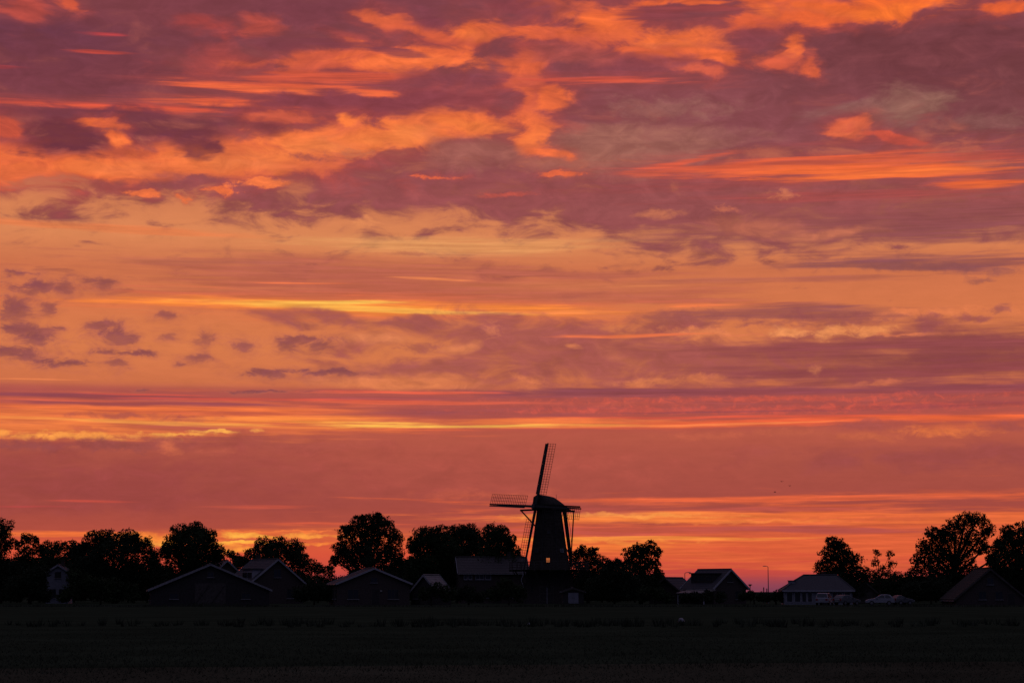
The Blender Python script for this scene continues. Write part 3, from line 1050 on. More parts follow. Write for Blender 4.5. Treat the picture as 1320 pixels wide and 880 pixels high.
# cap: ribs of a boat-shaped roof along the shaft line
secs = [(2.15, 1.40, ZT + .30, 1.90), (1.7, 1.70, ZT + .28, 1.96), (0.7, 1.95, ZT + .22, 1.92), (-.4, 2.02, ZT + .18, 1.80),
        (-1.5, 1.88, ZT + .12, 1.32), (-2.6, 1.52, ZT + .05, .78), (-3.6, 1.0, ZT - .02, .36)]
b = MB()
NP = 11
for s, w, z0, h in secs:
    for i in range(NP):
        t = math.pi * i / (NP - 1)
        xx = -math.cos(t)
        zz = math.sin(t) ** .75
        b.v.append(tuple(cap_pt(s, xx * w * (1 - .18 * zz), z0 + zz * h)))
for j in range(len(secs) - 1):
    for i in range(NP - 1):
        a = j * NP + i
        b.f.append((a, a + 1, a + NP + 1, a + NP))
    b.f.append((j * NP + NP - 1, j * NP, (j + 1) * NP, (j + 1) * NP + NP - 1))
b.f.append(tuple(range(NP - 1, -1, -1)))
b.f.append(tuple(range((len(secs) - 1) * NP, len(secs) * NP)))
cap = b.build('cap', 'thatch', mill)
for sgn in (-1, 1):
    b = MB()
    for (s0, w0, z0, h0), (s1, w1, z1, h1) in zip(secs[:-1], secs[1:]):
        b.beam(cap_pt(s0, sgn * (w0 + .03), z0), cap_pt(s1, sgn * (w1 + .03), z1), .12, .26)
    b.build('eave_board', 'wood_d', cap)
# front board of the cap and its ridge
MB().add([cap_pt(2.19, -1.35, ZT + .15), cap_pt(2.19, 1.35, ZT + .15), cap_pt(2.19, 1.0, ZT + 1.9), cap_pt(2.19, 0, ZT + 2.35), cap_pt(2.19, -1.0, ZT + 1.9),
          cap_pt(2.30, -1.35, ZT + .15), cap_pt(2.30, 1.35, ZT + .15), cap_pt(2.30, 1.0, ZT + 1.9), cap_pt(2.30, 0, ZT + 2.35), cap_pt(2.30, -1.0, ZT + 1.9)],
         [(4, 3, 2, 1, 0), (5, 6, 7, 8, 9), (0, 1, 6, 5), (1, 2, 7, 6), (2, 3, 8, 7), (3, 4, 9, 8), (4, 0, 5, 9)]).build('front_board', 'wood_d', cap)
MB().tube([cap_pt(-1.55, 0, ZT + 1.0), cap_pt(-1.55, 0, height(636.5, MD))], [.045, .02], 6).build('lightning_rod', 'iron', cap)

# sails on the windshaft
SN = (NH * math.cos(THETA) + UZ * math.sin(THETA)).normalized()
SU = (NH * -math.sin(THETA) + UZ * math.cos(THETA)).normalized()
ST = TH.copy()
HUB_S, HUB_Z = 2.95, height(653.5, MD)
hub = cap_pt(HUB_S, 0, HUB_Z)
shaft = MB().tube([hub - SN * 3.0, hub - SN * .5, hub + SN * .45], [.28, .30, .33], 10).build('windshaft', 'iron', mill)
# poll end: the iron box that holds the two stocks
hm = Matrix((ST, SU, SN)).transposed().to_4x4()
MB().box(-.34, .34, -.34, .34, -.35, .42, Matrix.Translation(hub) @ hm).build('poll_end', 'iron', shaft)
SL = 84 * KM
sail_meshes = None
for k, ang in enumerate((AA, AA + math.pi / 2, AA + math.pi, AA + 3 * math.pi / 2)):
    # direction of the sail and of its lattice side (clockwise, seen from the front)
    du = SU * math.cos(ang) + ST * math.sin(ang)
    dt = ST * math.cos(ang) - SU * math.sin(ang)
    off = SN * (.16 if k % 2 else -.16)
    fr4 = Matrix((dt, du, SN)).transposed().to_4x4()
    fr4.translation = hub + off
    if sail_meshes is None:
        st = MB().beam((0, -.5, 0), (0, SL * .55, 0), .34, .30, .27, up=(0, 0, 1)).beam((0, SL * .55, 0), (0, SL, 0), .27, .24, .17, up=(0, 0, 1))
        wb = MB()
        for q in range(5):
            y0, y1 = 1.9 + q * (SL - 2.0) / 5 + .01, 1.9 + (q + 1) * (SL - 2.0) / 5 - .01
            wb.add([(-.14, y0, .02), (-.14, y1, .02), (-.36, y1, .14), (-.36, y0, .14), (-.14, y0, .06), (-.14, y1, .06), (-.36, y1, .18), (-.36, y0, .18)],
                   [(0, 1, 2, 3), (7, 6, 5, 4), (0, 4, 5, 1), (1, 5, 6, 2), (2, 6, 7, 3), (3, 7, 4, 0)])
        bar = MB().beam((-.12, 0, 0), (1.62, 0, -.10), .04, .04)
        laths = [MB().beam((x, 1.9, z), (x, SL - .05, z), .04, .04) for x, z in ((.56, -.03), (1.08, -.07), (1.6, -.1))]
        sail_meshes = (st.mesh('stock', 'wood_d'), wb.mesh('wind_board', 'wood_d'), bar.mesh('sail_bar', 'wood_d'), [l.mesh('lath', 'wood_d') for l in laths])
    sail = bpy.data.objects.new('sail', sail_meshes[0]); COL.objects.link(sail); sail.parent = mill; sail.matrix_local = fr4
    o = bpy.data.objects.new('wind_board', sail_meshes[1]); COL.objects.link(o); o.parent = sail
    for lm in sail_meshes[3]:
        o = bpy.data.objects.new('lath', lm); COL.objects.link(o); o.parent = sail
    nb = 21
    for q in range(nb):
        o = bpy.data.objects.new('sail_bar', sail_meshes[2]); COL.objects.link(o); o.parent = sail
        o.location = (0, 1.95 + q * (SL - 2.05) / (nb - 1), .035)

# tail: two cross beams through the cap, tail pole and braces
zt = ZT + .10
tail_top, tail_bot = cap_pt(-3.2, 0, ZT + .12), cap_pt(-4.75, 0, ZS + .55)
MB().beam(tail_top, tail_bot, .36, .36, .28).build('tail_pole', 'wood_d', mill)
LW, SW = 4.85, 3.1
MB().beam(cap_pt(1.25, -LW, ZT + .05), cap_pt(1.25, LW, ZT + .05), .27, .27).build('cross_beam', 'wood_d', mill)
MB().beam(cap_pt(-2.3, -SW, ZT - .18), cap_pt(-2.3, SW, ZT - .18), .24, .24).build('cross_beam', 'wood_d', mill)
for sg in (-1, 1):
    MB().beam(cap_pt(1.25, sg * (LW - .15), ZT - .02), tail_bot + UZ * .35 + TH * sg * .2, .19).build('long_brace', 'wood_d', mill)
    MB().beam(cap_pt(-2.3, sg * (SW - .15), ZT - .25), tail_bot + UZ * 1.9 + TH * sg * .2 + NH * .22, .17).build('short_brace', 'wood_d', mill)
wh = MB()
for i in range(10):
    a0, a1 = 2 * math.pi * i / 10, 2 * math.pi * (i + 1) / 10
    c = tail_bot + UZ * .25 - NH * .3
    wh.beam(c + TH * .62 * math.cos(a0) + UZ * .62 * math.sin(a0), c + TH * .62 * math.cos(a1) + UZ * .62 * math.sin(a1), .07)
    if i < 5:
        wh.beam(c + TH * .8 * math.cos(a0) + UZ * .8 * math.sin(a0), c - TH * .8 * math.cos(a0) - UZ * .8 * math.sin(a0), .05)
wh.build('winch_wheel', 'wood', mill)
# brake rope hanging from the cap rear, and chain hanging below the stage on the left
MB().tube([cap_pt(-3.5, .25, ZT + .2), cap_pt(-4.1, .5, ZT - 3), cap_pt(-4.4, .6, ZS + 1.3)], [.03, .03, .03], 5).build('brake_rope', 'wood', mill)
ch = [cap_pt(0, 0, 0) * 0 + Vector((-4.05 + .16 * math.sin(q * .9), -4.3, ZS - .1 - q * .27)) for q in range(10)]
MB().tube(ch, [.05] * 10, 5).build('rope', 'white', mill)

# ================================================================== houses
def window(parent, mtx, w, h, frame='wood', bars=1, sill=True, lit=False):
    f = MB()
    t = .08
    f.box(-w / 2 - t, w / 2 + t, -.06, .02, h / 2, h / 2 + t)
    f.box(-w / 2 - t, -w / 2, -.06, .02, -h / 2, h / 2).box(w / 2, w / 2 + t, -.06, .02, -h / 2, h / 2)
    f.box(-w / 2 - t, w / 2 + t, -.06, .02, -h / 2 - t, -h / 2)
    for q in range(bars):
        x = -w / 2 + w * (q + 1) / (bars + 1)
        f.box(x - .03, x + .03, -.05, .015, -h / 2, h / 2)
    o = f.build('window', frame, parent, mtx)
    MB().box(-w / 2, w / 2, -.022, .004, -h / 2, h / 2).build('pane', 'lit' if lit else 'glass', o)
    if sill:
        MB().box(-w / 2 - .14, w / 2 + .14, -.14, -.062, -h / 2 - t - .06, -h / 2 - t + .01).build('sill', 'stone', o)
    return o


def front(x, z):
    return Matrix.Translation((x, -.004, z))


def side(W, y, z, sgn):
    """on the long wall: sgn -1 left, +1 right"""
    return Matrix.Translation((sgn * (W / 2 + .004), y, z)) @ Matrix.Rotation(sgn * math.pi / 2, 4, 'Z')


def house(name, label, cat, px, depth, W, L, hw, hr, yaw, wall='brick', roof='tile', trim='white', ov=.35, th=.16, gable_trim=True, group=None):
    """gable front at local y = 0 facing the camera side, ridge running back along +y"""
    root = thing(name, label, cat, ground_at(px, depth), R(yaw), group)
    hh = hr - th
    b = MB()
    b.add([(-W / 2, 0, -.05), (W / 2, 0, -.05), (W / 2, 0, hw), (0, 0, hh), (-W / 2, 0, hw), (-W / 2, L, -.05), (W / 2, L, -.05), (W / 2, L, hw), (0, L, hh), (-W / 2, L, hw)],
          [(0, 1, 2, 3, 4), (9, 8, 7, 6, 5), (0, 5, 6, 1), (1, 6, 7, 2), (4, 9, 5, 0), (2, 7, 8, 3), (3, 8, 9, 4)])
    b.build('wall', wall, root)
    sl = (hh - hw) / (W / 2)
    b = MB()
    zo = hw - sl * ov
    xo = W / 2 + ov
    for s in (-1, 1):
        vs = []
        for y in (-ov, L + ov):
            vs += [(0, y, hh + .012), (s * xo, y, zo + .012), (s * xo, y, zo + th), (0, y, hh + th)]
        b.add(vs, [(0, 1, 2, 3), (7, 6, 5, 4), (0, 4, 5, 1), (1, 5, 6, 2), (2, 6, 7, 3)])
    rf = b.build('roof', roof, root)
    # courses of tiles, thin proud steps across each slope
    c = MB()
    n = max(4, int(math.hypot(xo, hh - zo) / .42))
    for s in (-1, 1):
        for q in range(1, n):
            x = s * xo * q / n
            z = hh + th + (zo - hh) * q / n
            x2 = s * xo * (q / n - .35 / n)
            z2 = hh + th + (zo - hh) * (q / n - .35 / n)
            vs = [(x, -ov, z + .006), (x, L + ov, z + .006), (x, L + ov, z + .035), (x, -ov, z + .035), (x2, -ov, z2 + .006), (x2, L + ov, z2 + .006)]
            c.add(vs, [(0, 1, 2, 3), (3, 2, 5, 4)])
    cc = c.build('tile_courses', roof, rf)
    cc['kind'] = 'stuff'
    MB().tube([(0, -ov - .01, hh + th + .03), (0, L + ov + .01, hh + th + .03)], [.11, .11], 8).build('ridge', roof, rf)
    if gable_trim:
        for yy in (-ov - .025, L + ov + .025):
            for s in (-1, 1):
                MB().beam((s * .02, yy, hh + th * .45), (s * xo, yy, zo + th * .45), .045, .24).build('bargeboard', trim, rf)
    for s in (-1, 1):
        MB().tube([(s * (xo + .05), -ov, zo + .02), (s * (xo + .05), L + ov, zo + .02)], [.06, .06], 6).build('gutter', 'metal', rf)
    root['dims'] = (W, L, hw, hh)
    return root, rf


def chimney(rf, x, y, z0, z1, w=.55, m='brick'):
    o = MB().box(x - w / 2, x + w / 2, y - w / 2, y + w / 2, z0, z1).box(x - w / 2 - .06, x + w / 2 + .06, y - w / 2 - .06, y + w / 2 + .06, z1 + .003, z1 + .12).build('chimney', m, rf)
    return o


def dormer(root, W, hw, hh, y, wd, z0, z1, sgn, x_out, wm='white', rm='tile_g'):
    """flat-topped dormer on the left (-1) or right slope"""
    sl = (hh - hw) / (W / 2)
    x_in = (hh - z1) / sl * .85 if z1 < hh else .1
    a, b_ = sorted((sgn * x_out, sgn * x_in))
    o = MB().box(a, b_, y - wd / 2, y + wd / 2, z0, z1).build('dormer', wm, root)
    MB().box(a - .18, b_ + .18, y - wd / 2 - .2, y + wd / 2 + .2, z1 + .003, z1 + .16).build('dormer_roof', rm, o)
    mt = Matrix.Translation((sgn * (x_out + .004), y, (z0 + z1) / 2 + .05)) @ Matrix.Rotation(sgn * math.pi / 2, 4, 'Z')
    n = max(1, int(wd / 1.3))
    for q in range(n):
        ww = wd / n - .35
        m2 = mt @ Matrix.Translation((-wd / 2 + wd / n * (q + .5), 0, 0))
        f = MB().box(-ww / 2 - .05, ww / 2 + .05, -.05, .01, .32, .38).box(-ww / 2 - .05, ww / 2 + .05, -.05, .01, -.38, -.32)
        f.box(-ww / 2 - .05, -ww / 2, -.05, .01, -.32, .32).box(ww / 2, ww / 2 + .05, -.05, .01, -.32, .32).box(-.02, .02, -.045, .008, -.32, .32)
        f.build('window_frame', 'wood', o, m2)
        MB().box(-ww / 2, ww / 2, -.02, .004, -.32, .32).build('pane', 'glass', o, m2)
    return o


def door(root, mtx, w=.95, h=2.1, m='wood_d'):
    fr = MB().box(-w / 2 - .09, -w / 2, -.06, .02, 0, h).box(w / 2, w / 2 + .09, -.06, .02, 0, h).box(-w / 2 - .09, w / 2 + .09, -.06, .02, h, h + .1)
    o = MB().box(-w / 2, w / 2, -.035, .008, .01, h).build('door', m, root, mtx)
    fr.build('door_frame', 'wood', o)
    MB().tube([(w / 2 - .14, -.10, 1.02), (w / 2 - .03, -.10, 1.02)], [.016, .016], 6).beam((w / 2 - .08, -.10, 1.02), (w / 2 - .08, -.03, 1.02), .02).build('handle', 'metal', o)
    return o


# pale gable half hidden in the trees on the far left
h, rf = house('white_house', 'narrow pale house showing between dark trees left of the barn', 'house', 74, 306, 3.4, 7.5, 4.6, 5.9, 8, 'cream', 'tile_g')
window(h, front(-.7, 1.5), .8, 1.2); window(h, front(.7, 1.5), .8, 1.2); window(h, front(0, 4.3), .8, .8)
door(h, side(3.4, 2.0, 0, -1)); chimney(rf, .3, 5, 5.2, 6.5)

# wide low barn
h, rf = house('barn', 'wide low barn with pale bargeboards and broad shallow gable', 'barn', 271, 260, 15.2, 12.5, 2.0, 5.35, 11, 'wood_d', 'tile_g', 'stone')
MB().box(-2.0, 2.0, -.07, .0, 0, 2.9).build('barn_door', 'wood', h)
for s in (-1, 1):
    MB().beam((s * 1.0 - .85, -.09, .25), (s * 1.0 + .85, -.09, 2.6), .05, .12).build('door_brace', 'wood_d', h)
window(h, front(-4.6, 1.25), 1.0, .7); window(h, front(4.6, 1.25), 1.0, .7); window(h, front(0, 4.0), .7, .6)
for q in range(3):
    window(h, side(15.2, 2.5 + q * 3.6, 1.1, -1), 1.1, .6)

# the two houses behind the barn
h, rf = house('steep_roof_house', 'small steep-roofed house peeping over the ridge of the barn', 'house', 292, 330, 7.4, 8.5, 3.4, 6.9, 24, 'brick', 'tile')
window(h, front(0, 4.6), 1.0, 1.0); window(h, front(-2, 1.5), 1.1, 1.2); window(h, front(2, 1.5), 1.1, 1.2)
for q in range(3):
    window(h, side(7.4, 1.6 + q * 2.6, 1.5, -1), 1.0, 1.1)
chimney(rf, 0, 6.5, 6.2, 7.6)
h, rf = house('dormer_house', 'brick house with pale boxy dormer on its roof, right of the barn', 'house', 357, 300, 8.6, 9.0, 3.1, 6.62, 31, 'brick', 'tile_g')
dormer(h, 8.6, 3.1, 6.45, 2.6, 3.6, 3.3, 5.05, -1, 3.7)
window(h, front(0, 4.5), 1.1, 1.1); window(h, front(-2.3, 1.5), 1.3, 1.3); window(h, front(2.3, 1.5), 1.3, 1.3)
for q in range(3):
    window(h, side(8.6, 1.7 + q * 2.7, 1.5, -1), 1.2, 1.2)
door(h, side(8.6, 8.0, 0, -1)); chimney(rf, .2, 7.6, 5.9, 7.3)

# low house left of the mill, and the small pale-roofed shed next to it
h, rf = house('low_house', 'low brick house with pale bargeboards under the tall round-headed tree', 'house', 482, 270, 9.7, 10, 2.85, 4.95, 12, 'brick', 'tile_g')
window(h, front(-2.8, 1.45), 1.4, 1.2); window(h, front(2.6, 1.45), 1.4, 1.2, bars=2); window(h, front(0, 3.35), .8, .6)
door(h, front(.2, 0))
for q in range(3):
    window(h, side(9.7, 2 + q * 3, 1.45, -1), 1.3, 1.1)
MB().box(-.13, .13, -.16, -.02, 1.78, 1.98).build('wall_lamp', 'lens', h, Matrix.Translation((.95, 0, 0)))
h, rf = house('shed', 'small shed with pale sheet roof turned to the right', 'shed', 547, 275, 4.8, 2.9, 1.7, 4.05, -38, 'wood_d', 'sheet', 'stone', .25, .1)
door(h, front(0, 0), 1.1, 1.95, 'wood'); window(h, front(-1.5, 1.2), .7, .6)
window(h, side(4.8, 1.4, 1.1, 1), .8, .5)

# long house between the shed and the mill
h, rf = house('long_house', 'long two-storey house with four pale upper windows left of the mill', 'house', 590, 312, 6.4, 10.5, 4.7, 7.1, -83, 'brick', 'tile')
for y, w in ((.9, .4), (1.65, .4), (3.1, 1.15), (4.4, .75)):
    window(h, side(6.4, y, 4.05, 1), w, .72, bars=1 if w > .8 else 0, frame='white')
for q in range(3):
    window(h, side(6.4, 1.5 + q * 3.0, 1.5, 1), 1.3, 1.2)
door(h, side(6.4, 6.0, 0, 1)); window(h, front(0, 4.6), .9, .9); window(h, front(-1.6, 1.5), 1.1, 1.2); chimney(rf, 0, 8.0, 6.5, 7.8)
MB().box(-.11, .11, -.18, -.02, 1.9, 2.15).build('wall_lamp', 'lens', h, side(6.4, 4.9, 0, 1))

# small white-doored shed by the mill
h, rf = house('garden_shed', 'little shed with white double door right of the mill foot', 'shed', 739, 286, 3.0, 2.6, 1.75, 2.3, 3, 'wood_d', 'tile_g', 'wood', .2, .08)
for s in (-1, 1):
    o = MB().box(min(0, s * .74) + .01, max(0, s * .74) - .01, -.05, -.003, .12, 1.62).build('door', 'cream', h)
    MB().box(s * .12 - .02, s * .12 + .02, -.085, -.052, .8, 1.0).build('handle', 'iron', o)

# house right of the mill: its far side hidden by the tree
h, rf = house('cottage', 'small cottage with smooth dark roof slope beside the ragged round tree', 'cottage', 858, 300, 5.8, 4.6, 1.6, 3.85, -36, 'brick_d', 'tile_g', 'wood')
window(h, front(0, 1.3), 1.0, .9); window(h, side(5.8, 1.4, .95, 1), .9, .6); window(h, side(5.8, 3.2, .95, 1), .9, .6)
door(h, front(-1.7, 0), .85, 1.6)

# villa with dormer and tall chimney
h, rf = house('villa', 'villa with boxy dormer and tall chimney standing clear against the sky', 'house', 941, 290, 6.3, 6.6, 2.35, 5.0, 36, 'brick', 'tile_g')
dormer(h, 6.3, 2.35, 4.84, 3.3, 4.6, 2.9, 4.35, -1, 2.55, 'wood_d', 'tile_g')
chimney(rf, 2.6, 3.2, 2.6, 4.55, 1.0, 'brick_d')
MB().tube([(2.7, 3.4, 4.6), (2.7, 3.4, 5.15)], [.12, .10], 8).build('flue', 'iron', rf)
window(h, front(0, 3.6), .9, .8); window(h, front(-1.6, 1.3), 1.1, 1.1); window(h, front(1.6, 1.3), 1.1, 1.1)
for q in range(2):
    window(h, side(6.3, 1.8 + q * 2.8, 1.3, -1), 1.2, 1.1)
o = MB().add([(-3.2, -.6, 1.95), (-5.6, -.6, 1.5), (-5.6, 5.4, 1.5), (-3.2, 5.4, 1.95), (-3.2, -.6, 2.08), (-5.6, -.6, 1.63), (-5.6, 5.4, 1.63), (-3.2, 5.4, 2.08)],
             [(3, 2, 1, 0), (4, 5, 6, 7), (0, 1, 5, 4), (1, 2, 6, 5), (2, 3, 7, 6), (3, 0, 4, 7)]).build('porch_roof', 'sheet', h)
for y in (-.4, 5.2):
    MB().beam((-5.4, y, 0), (-5.4, y, 1.5), .12).build('porch_post', 'white', h)

# hipped bungalow with white front
BD = 280.0
root = thing('bungalow', 'white-walled bungalow with hipped roof behind the parked cars', 'bungalow', ground_at(1055, BD), R(-3))
BW, BL, BH, BR = 9.4, 6.5, 1.95, 4.1
MB().box(-BW / 2, BW / 2, 0, BL, -.05, BH).build('wall', 'cream', root)
ov = .35
x0, x1, y0, y1, zl = -BW / 2 - ov, BW / 2 + ov, -ov, BL + ov, BH - .1
rx0, rx1, ry = -1.75, 2.9, BL / 2
b = MB().add([(x0, y0, zl), (x1, y0, zl), (x1, y1, zl), (x0, y1, zl), (x0, y0, zl + .14), (x1, y0, zl + .14), (x1, y1, zl + .14), (x0, y1, zl + .14), (rx0, ry, BR), (rx1, ry, BR)],
             [(3, 2, 1, 0), (0, 1, 5, 4), (1, 2, 6, 5), (2, 3, 7, 6), (3, 0, 4, 7), (4, 5, 9, 8), (5, 6, 9), (6, 7, 8, 9), (7, 4, 8)])
rf = b.build('roof', 'tile_g', root)
MB().tube([(rx0, ry, BR + .03), (rx1, ry, BR + .03)], [.1, .1], 8).build('ridge', 'tile_g', rf)
for (cx, cy), rx in (((x0, y0), rx0), ((x0, y1), rx0), ((x1, y0), rx1), ((x1, y1), rx1)):
    MB().tube([(cx, cy, zl + .16), (rx, ry, BR + .02)], [.08, .08], 6).build('hip', 'tile_g', rf)
MB().beam((x0, y0 - .03, zl + .04), (x1, y0 - .03, zl + .04), .05, .2).build('fascia', 'white', rf)
o = MB().box(-4.0, -3.1, 1.2, 2.4, 2.3, 3.28).build('roof_box', 'cream', rf)
MB().box(-4.1, -3.0, 1.1, 2.5, 3.283, 3.36).build('roof_box_cap', 'tile_g', o)
for q, (x, w) in enumerate(((-4.0, .75), (-2.9, .75), (-2.0, .55), (-1.2, .55), (2.6, 1.3), (4.0, .7))):
    window(root, front(x, 1.02), w, 1.25, bars=0 if w < 1 else 1, sill=False, frame='white')
door(root, front(.9, 0), .95, 1.85, 'wood_d'); chimney(rf, 1.2, 4.2, 3.3, 4.5, .5)

# small gable in the dark by the cars and the big low-eaved farmhouse on the right
h, rf = house('gabled_garage', 'narrow gabled garage under the trees behind the parked cars', 'garage', 1115, 300, 3.3, 5.5, 1.75, 3.25, 4, 'brick_d', 'tile', 'wood', .2, .1)
o = MB().box(-1.15, 1.15, -.05, 0, .02, 1.7).build('garage_door', 'wood', h)
for q in range(4):
    MB().box(-1.12, 1.12, -.075, -.052, .1 + q * .41, .42 + q * .41).build('door_panel', 'wood', o)
h, rf = house('farmhouse', 'big farmhouse whose roof slopes almost reach the ground', 'farmhouse', 1277, 270, 9.3, 13, .75, 4.95, -4, 'brick', 'thatch', 'wood', .3, .3)
window(h, front(-1.1, 1.3), .9, 1.0); window(h, front(1.1, 1.3), .9, 1.0); window(h, front(0, 3.2), .8, .8)
door(h, front(2.7, 0), .9, 1.5)

# ================================================================== trees and shrubs
def unit(r):
    while True:
        v = Vector((r.uniform(-1, 1), r.uniform(-1, 1), r.uniform(-1, 1)))
        if .05 < v.length <= 1:
            return v.normalized()


def foliage(lobes, seed, leaf=.34, dens=1.0, loose=.0, zmin=.3):
    """leaf-sized faces in many clumps over a set of lobes (centre, radius); loose: how far clumps stray, with gaps between"""
    r = random.Random(seed)
    verts, faces = [], []
    for c, rad in lobes:
        ncl = max(5, int(16 * dens * (1.0 + rad * .55)))
        for q in range(ncl):
            u = unit(r)
            rr = rad * (r.random() ** .45) * (1.0 + loose * r.uniform(-.1, .35))
            cc = c + Vector((u.x * rr, u.y * rr, u.z * rr * .92))
            cr = rad * r.uniform(.16, .34) * (1 - .35 * loose)
            cr = max(cr, .3)
            nl = int(54 * dens * (cr / .6) ** 1.6) + 10
            for k in range(nl):
                p = cc + Vector((r.gauss(0, .43), r.gauss(0, .43), r.gauss(0, .38))) * cr
                if p.z < zmin:
                    p.z = zmin + r.random() * .4
                s = leaf * r.uniform(.55, 1.15)
                a, b = unit(r), unit(r)
                t = a.cross(b)
                if t.length < .1:
                    continue
                t.normalize()
                o = len(verts)
                verts += [p - a * s * .5, p + t * s * .28, p + a * s * .55, p - t * s * .28]
                faces.append((o, o + 1, o + 2, o + 3))
        # inner leaves, deep in the lobe
        for k in range(int((1 - loose * .75) * 230 * dens * rad ** 1.9)):
            u = unit(r)
            p = c + u * rad * .93 * r.random() ** .38
            if p.z < zmin:
                continue
            s = leaf * r.uniform(.8, 1.5)
            a, t = unit(r), unit(r)
            o = len(verts)
            verts += [p - a * s * .5, p + t * s * .4, p + a * s * .5, p - t * s * .4]
            faces.append((o, o + 1, o + 2, o + 3))
    return verts, faces


def tree(name, label, cat, px, depth, lobes_px, seed, leaf='leaf', trunk=.32, dens=1.0, loose=0.0, size=.27, group=None, sticks=0, sink=None):
    """lobes_px: crown lobes as (photograph column, row, radius in pixels); the trunk stands at column px"""
    base = ground_at(px, depth)
    root = thing(name, label, cat, base, 0, group)
    r = random.Random(seed * 13 + 1)
    k = depth / FPX
    lobes = []
    for lx, ly, lr in lobes_px:
        p = at(lx, ly, depth)
        lobes.append((Vector((p.x - base.x, r.uniform(-.45, .45) * lr * k * 1.2, p.z)), lr * k))
    v, f = foliage(lobes, seed, size, dens, loose)
    b = MB(); b.v = [tuple(p) for p in v]; b.f = f
    b.build('crown', leaf, root)
    top = max(l[0].z for l in lobes)
    hz = top * .55
    t = MB()
    t.tube([(0, 0, -.05), (trunk * .15, 0, hz * .3), (-trunk * .2, .1, hz * .65), (trunk * .1, 0, hz)], [trunk * 1.25, trunk, trunk * .85, trunk * .55], 8)
    for c, rad in lobes:
        s = Vector((0, 0, min(hz, max(.5, c.z * .5))))
        m1 = s.lerp(c, .5) + Vector((r.uniform(-.2, .2), r.uniform(-.2, .2), -.08 * rad))
        t.tube([s, m1, c, c + Vector((r.uniform(-.3, .3), 0, .5)) * rad], [trunk * .5, trunk * .36, trunk * .2, .03], 6)
        for q in range(sticks):
            u = unit(r); u.z = abs(u.z) * .9
            t.tube([c, c + u * rad * .6, c + u * rad * 1.12 + Vector((0, 0, .1))], [trunk * .16, .05, .02], 4)
    t.build('trunk', 'bark', root, smooth_=True)
    return root


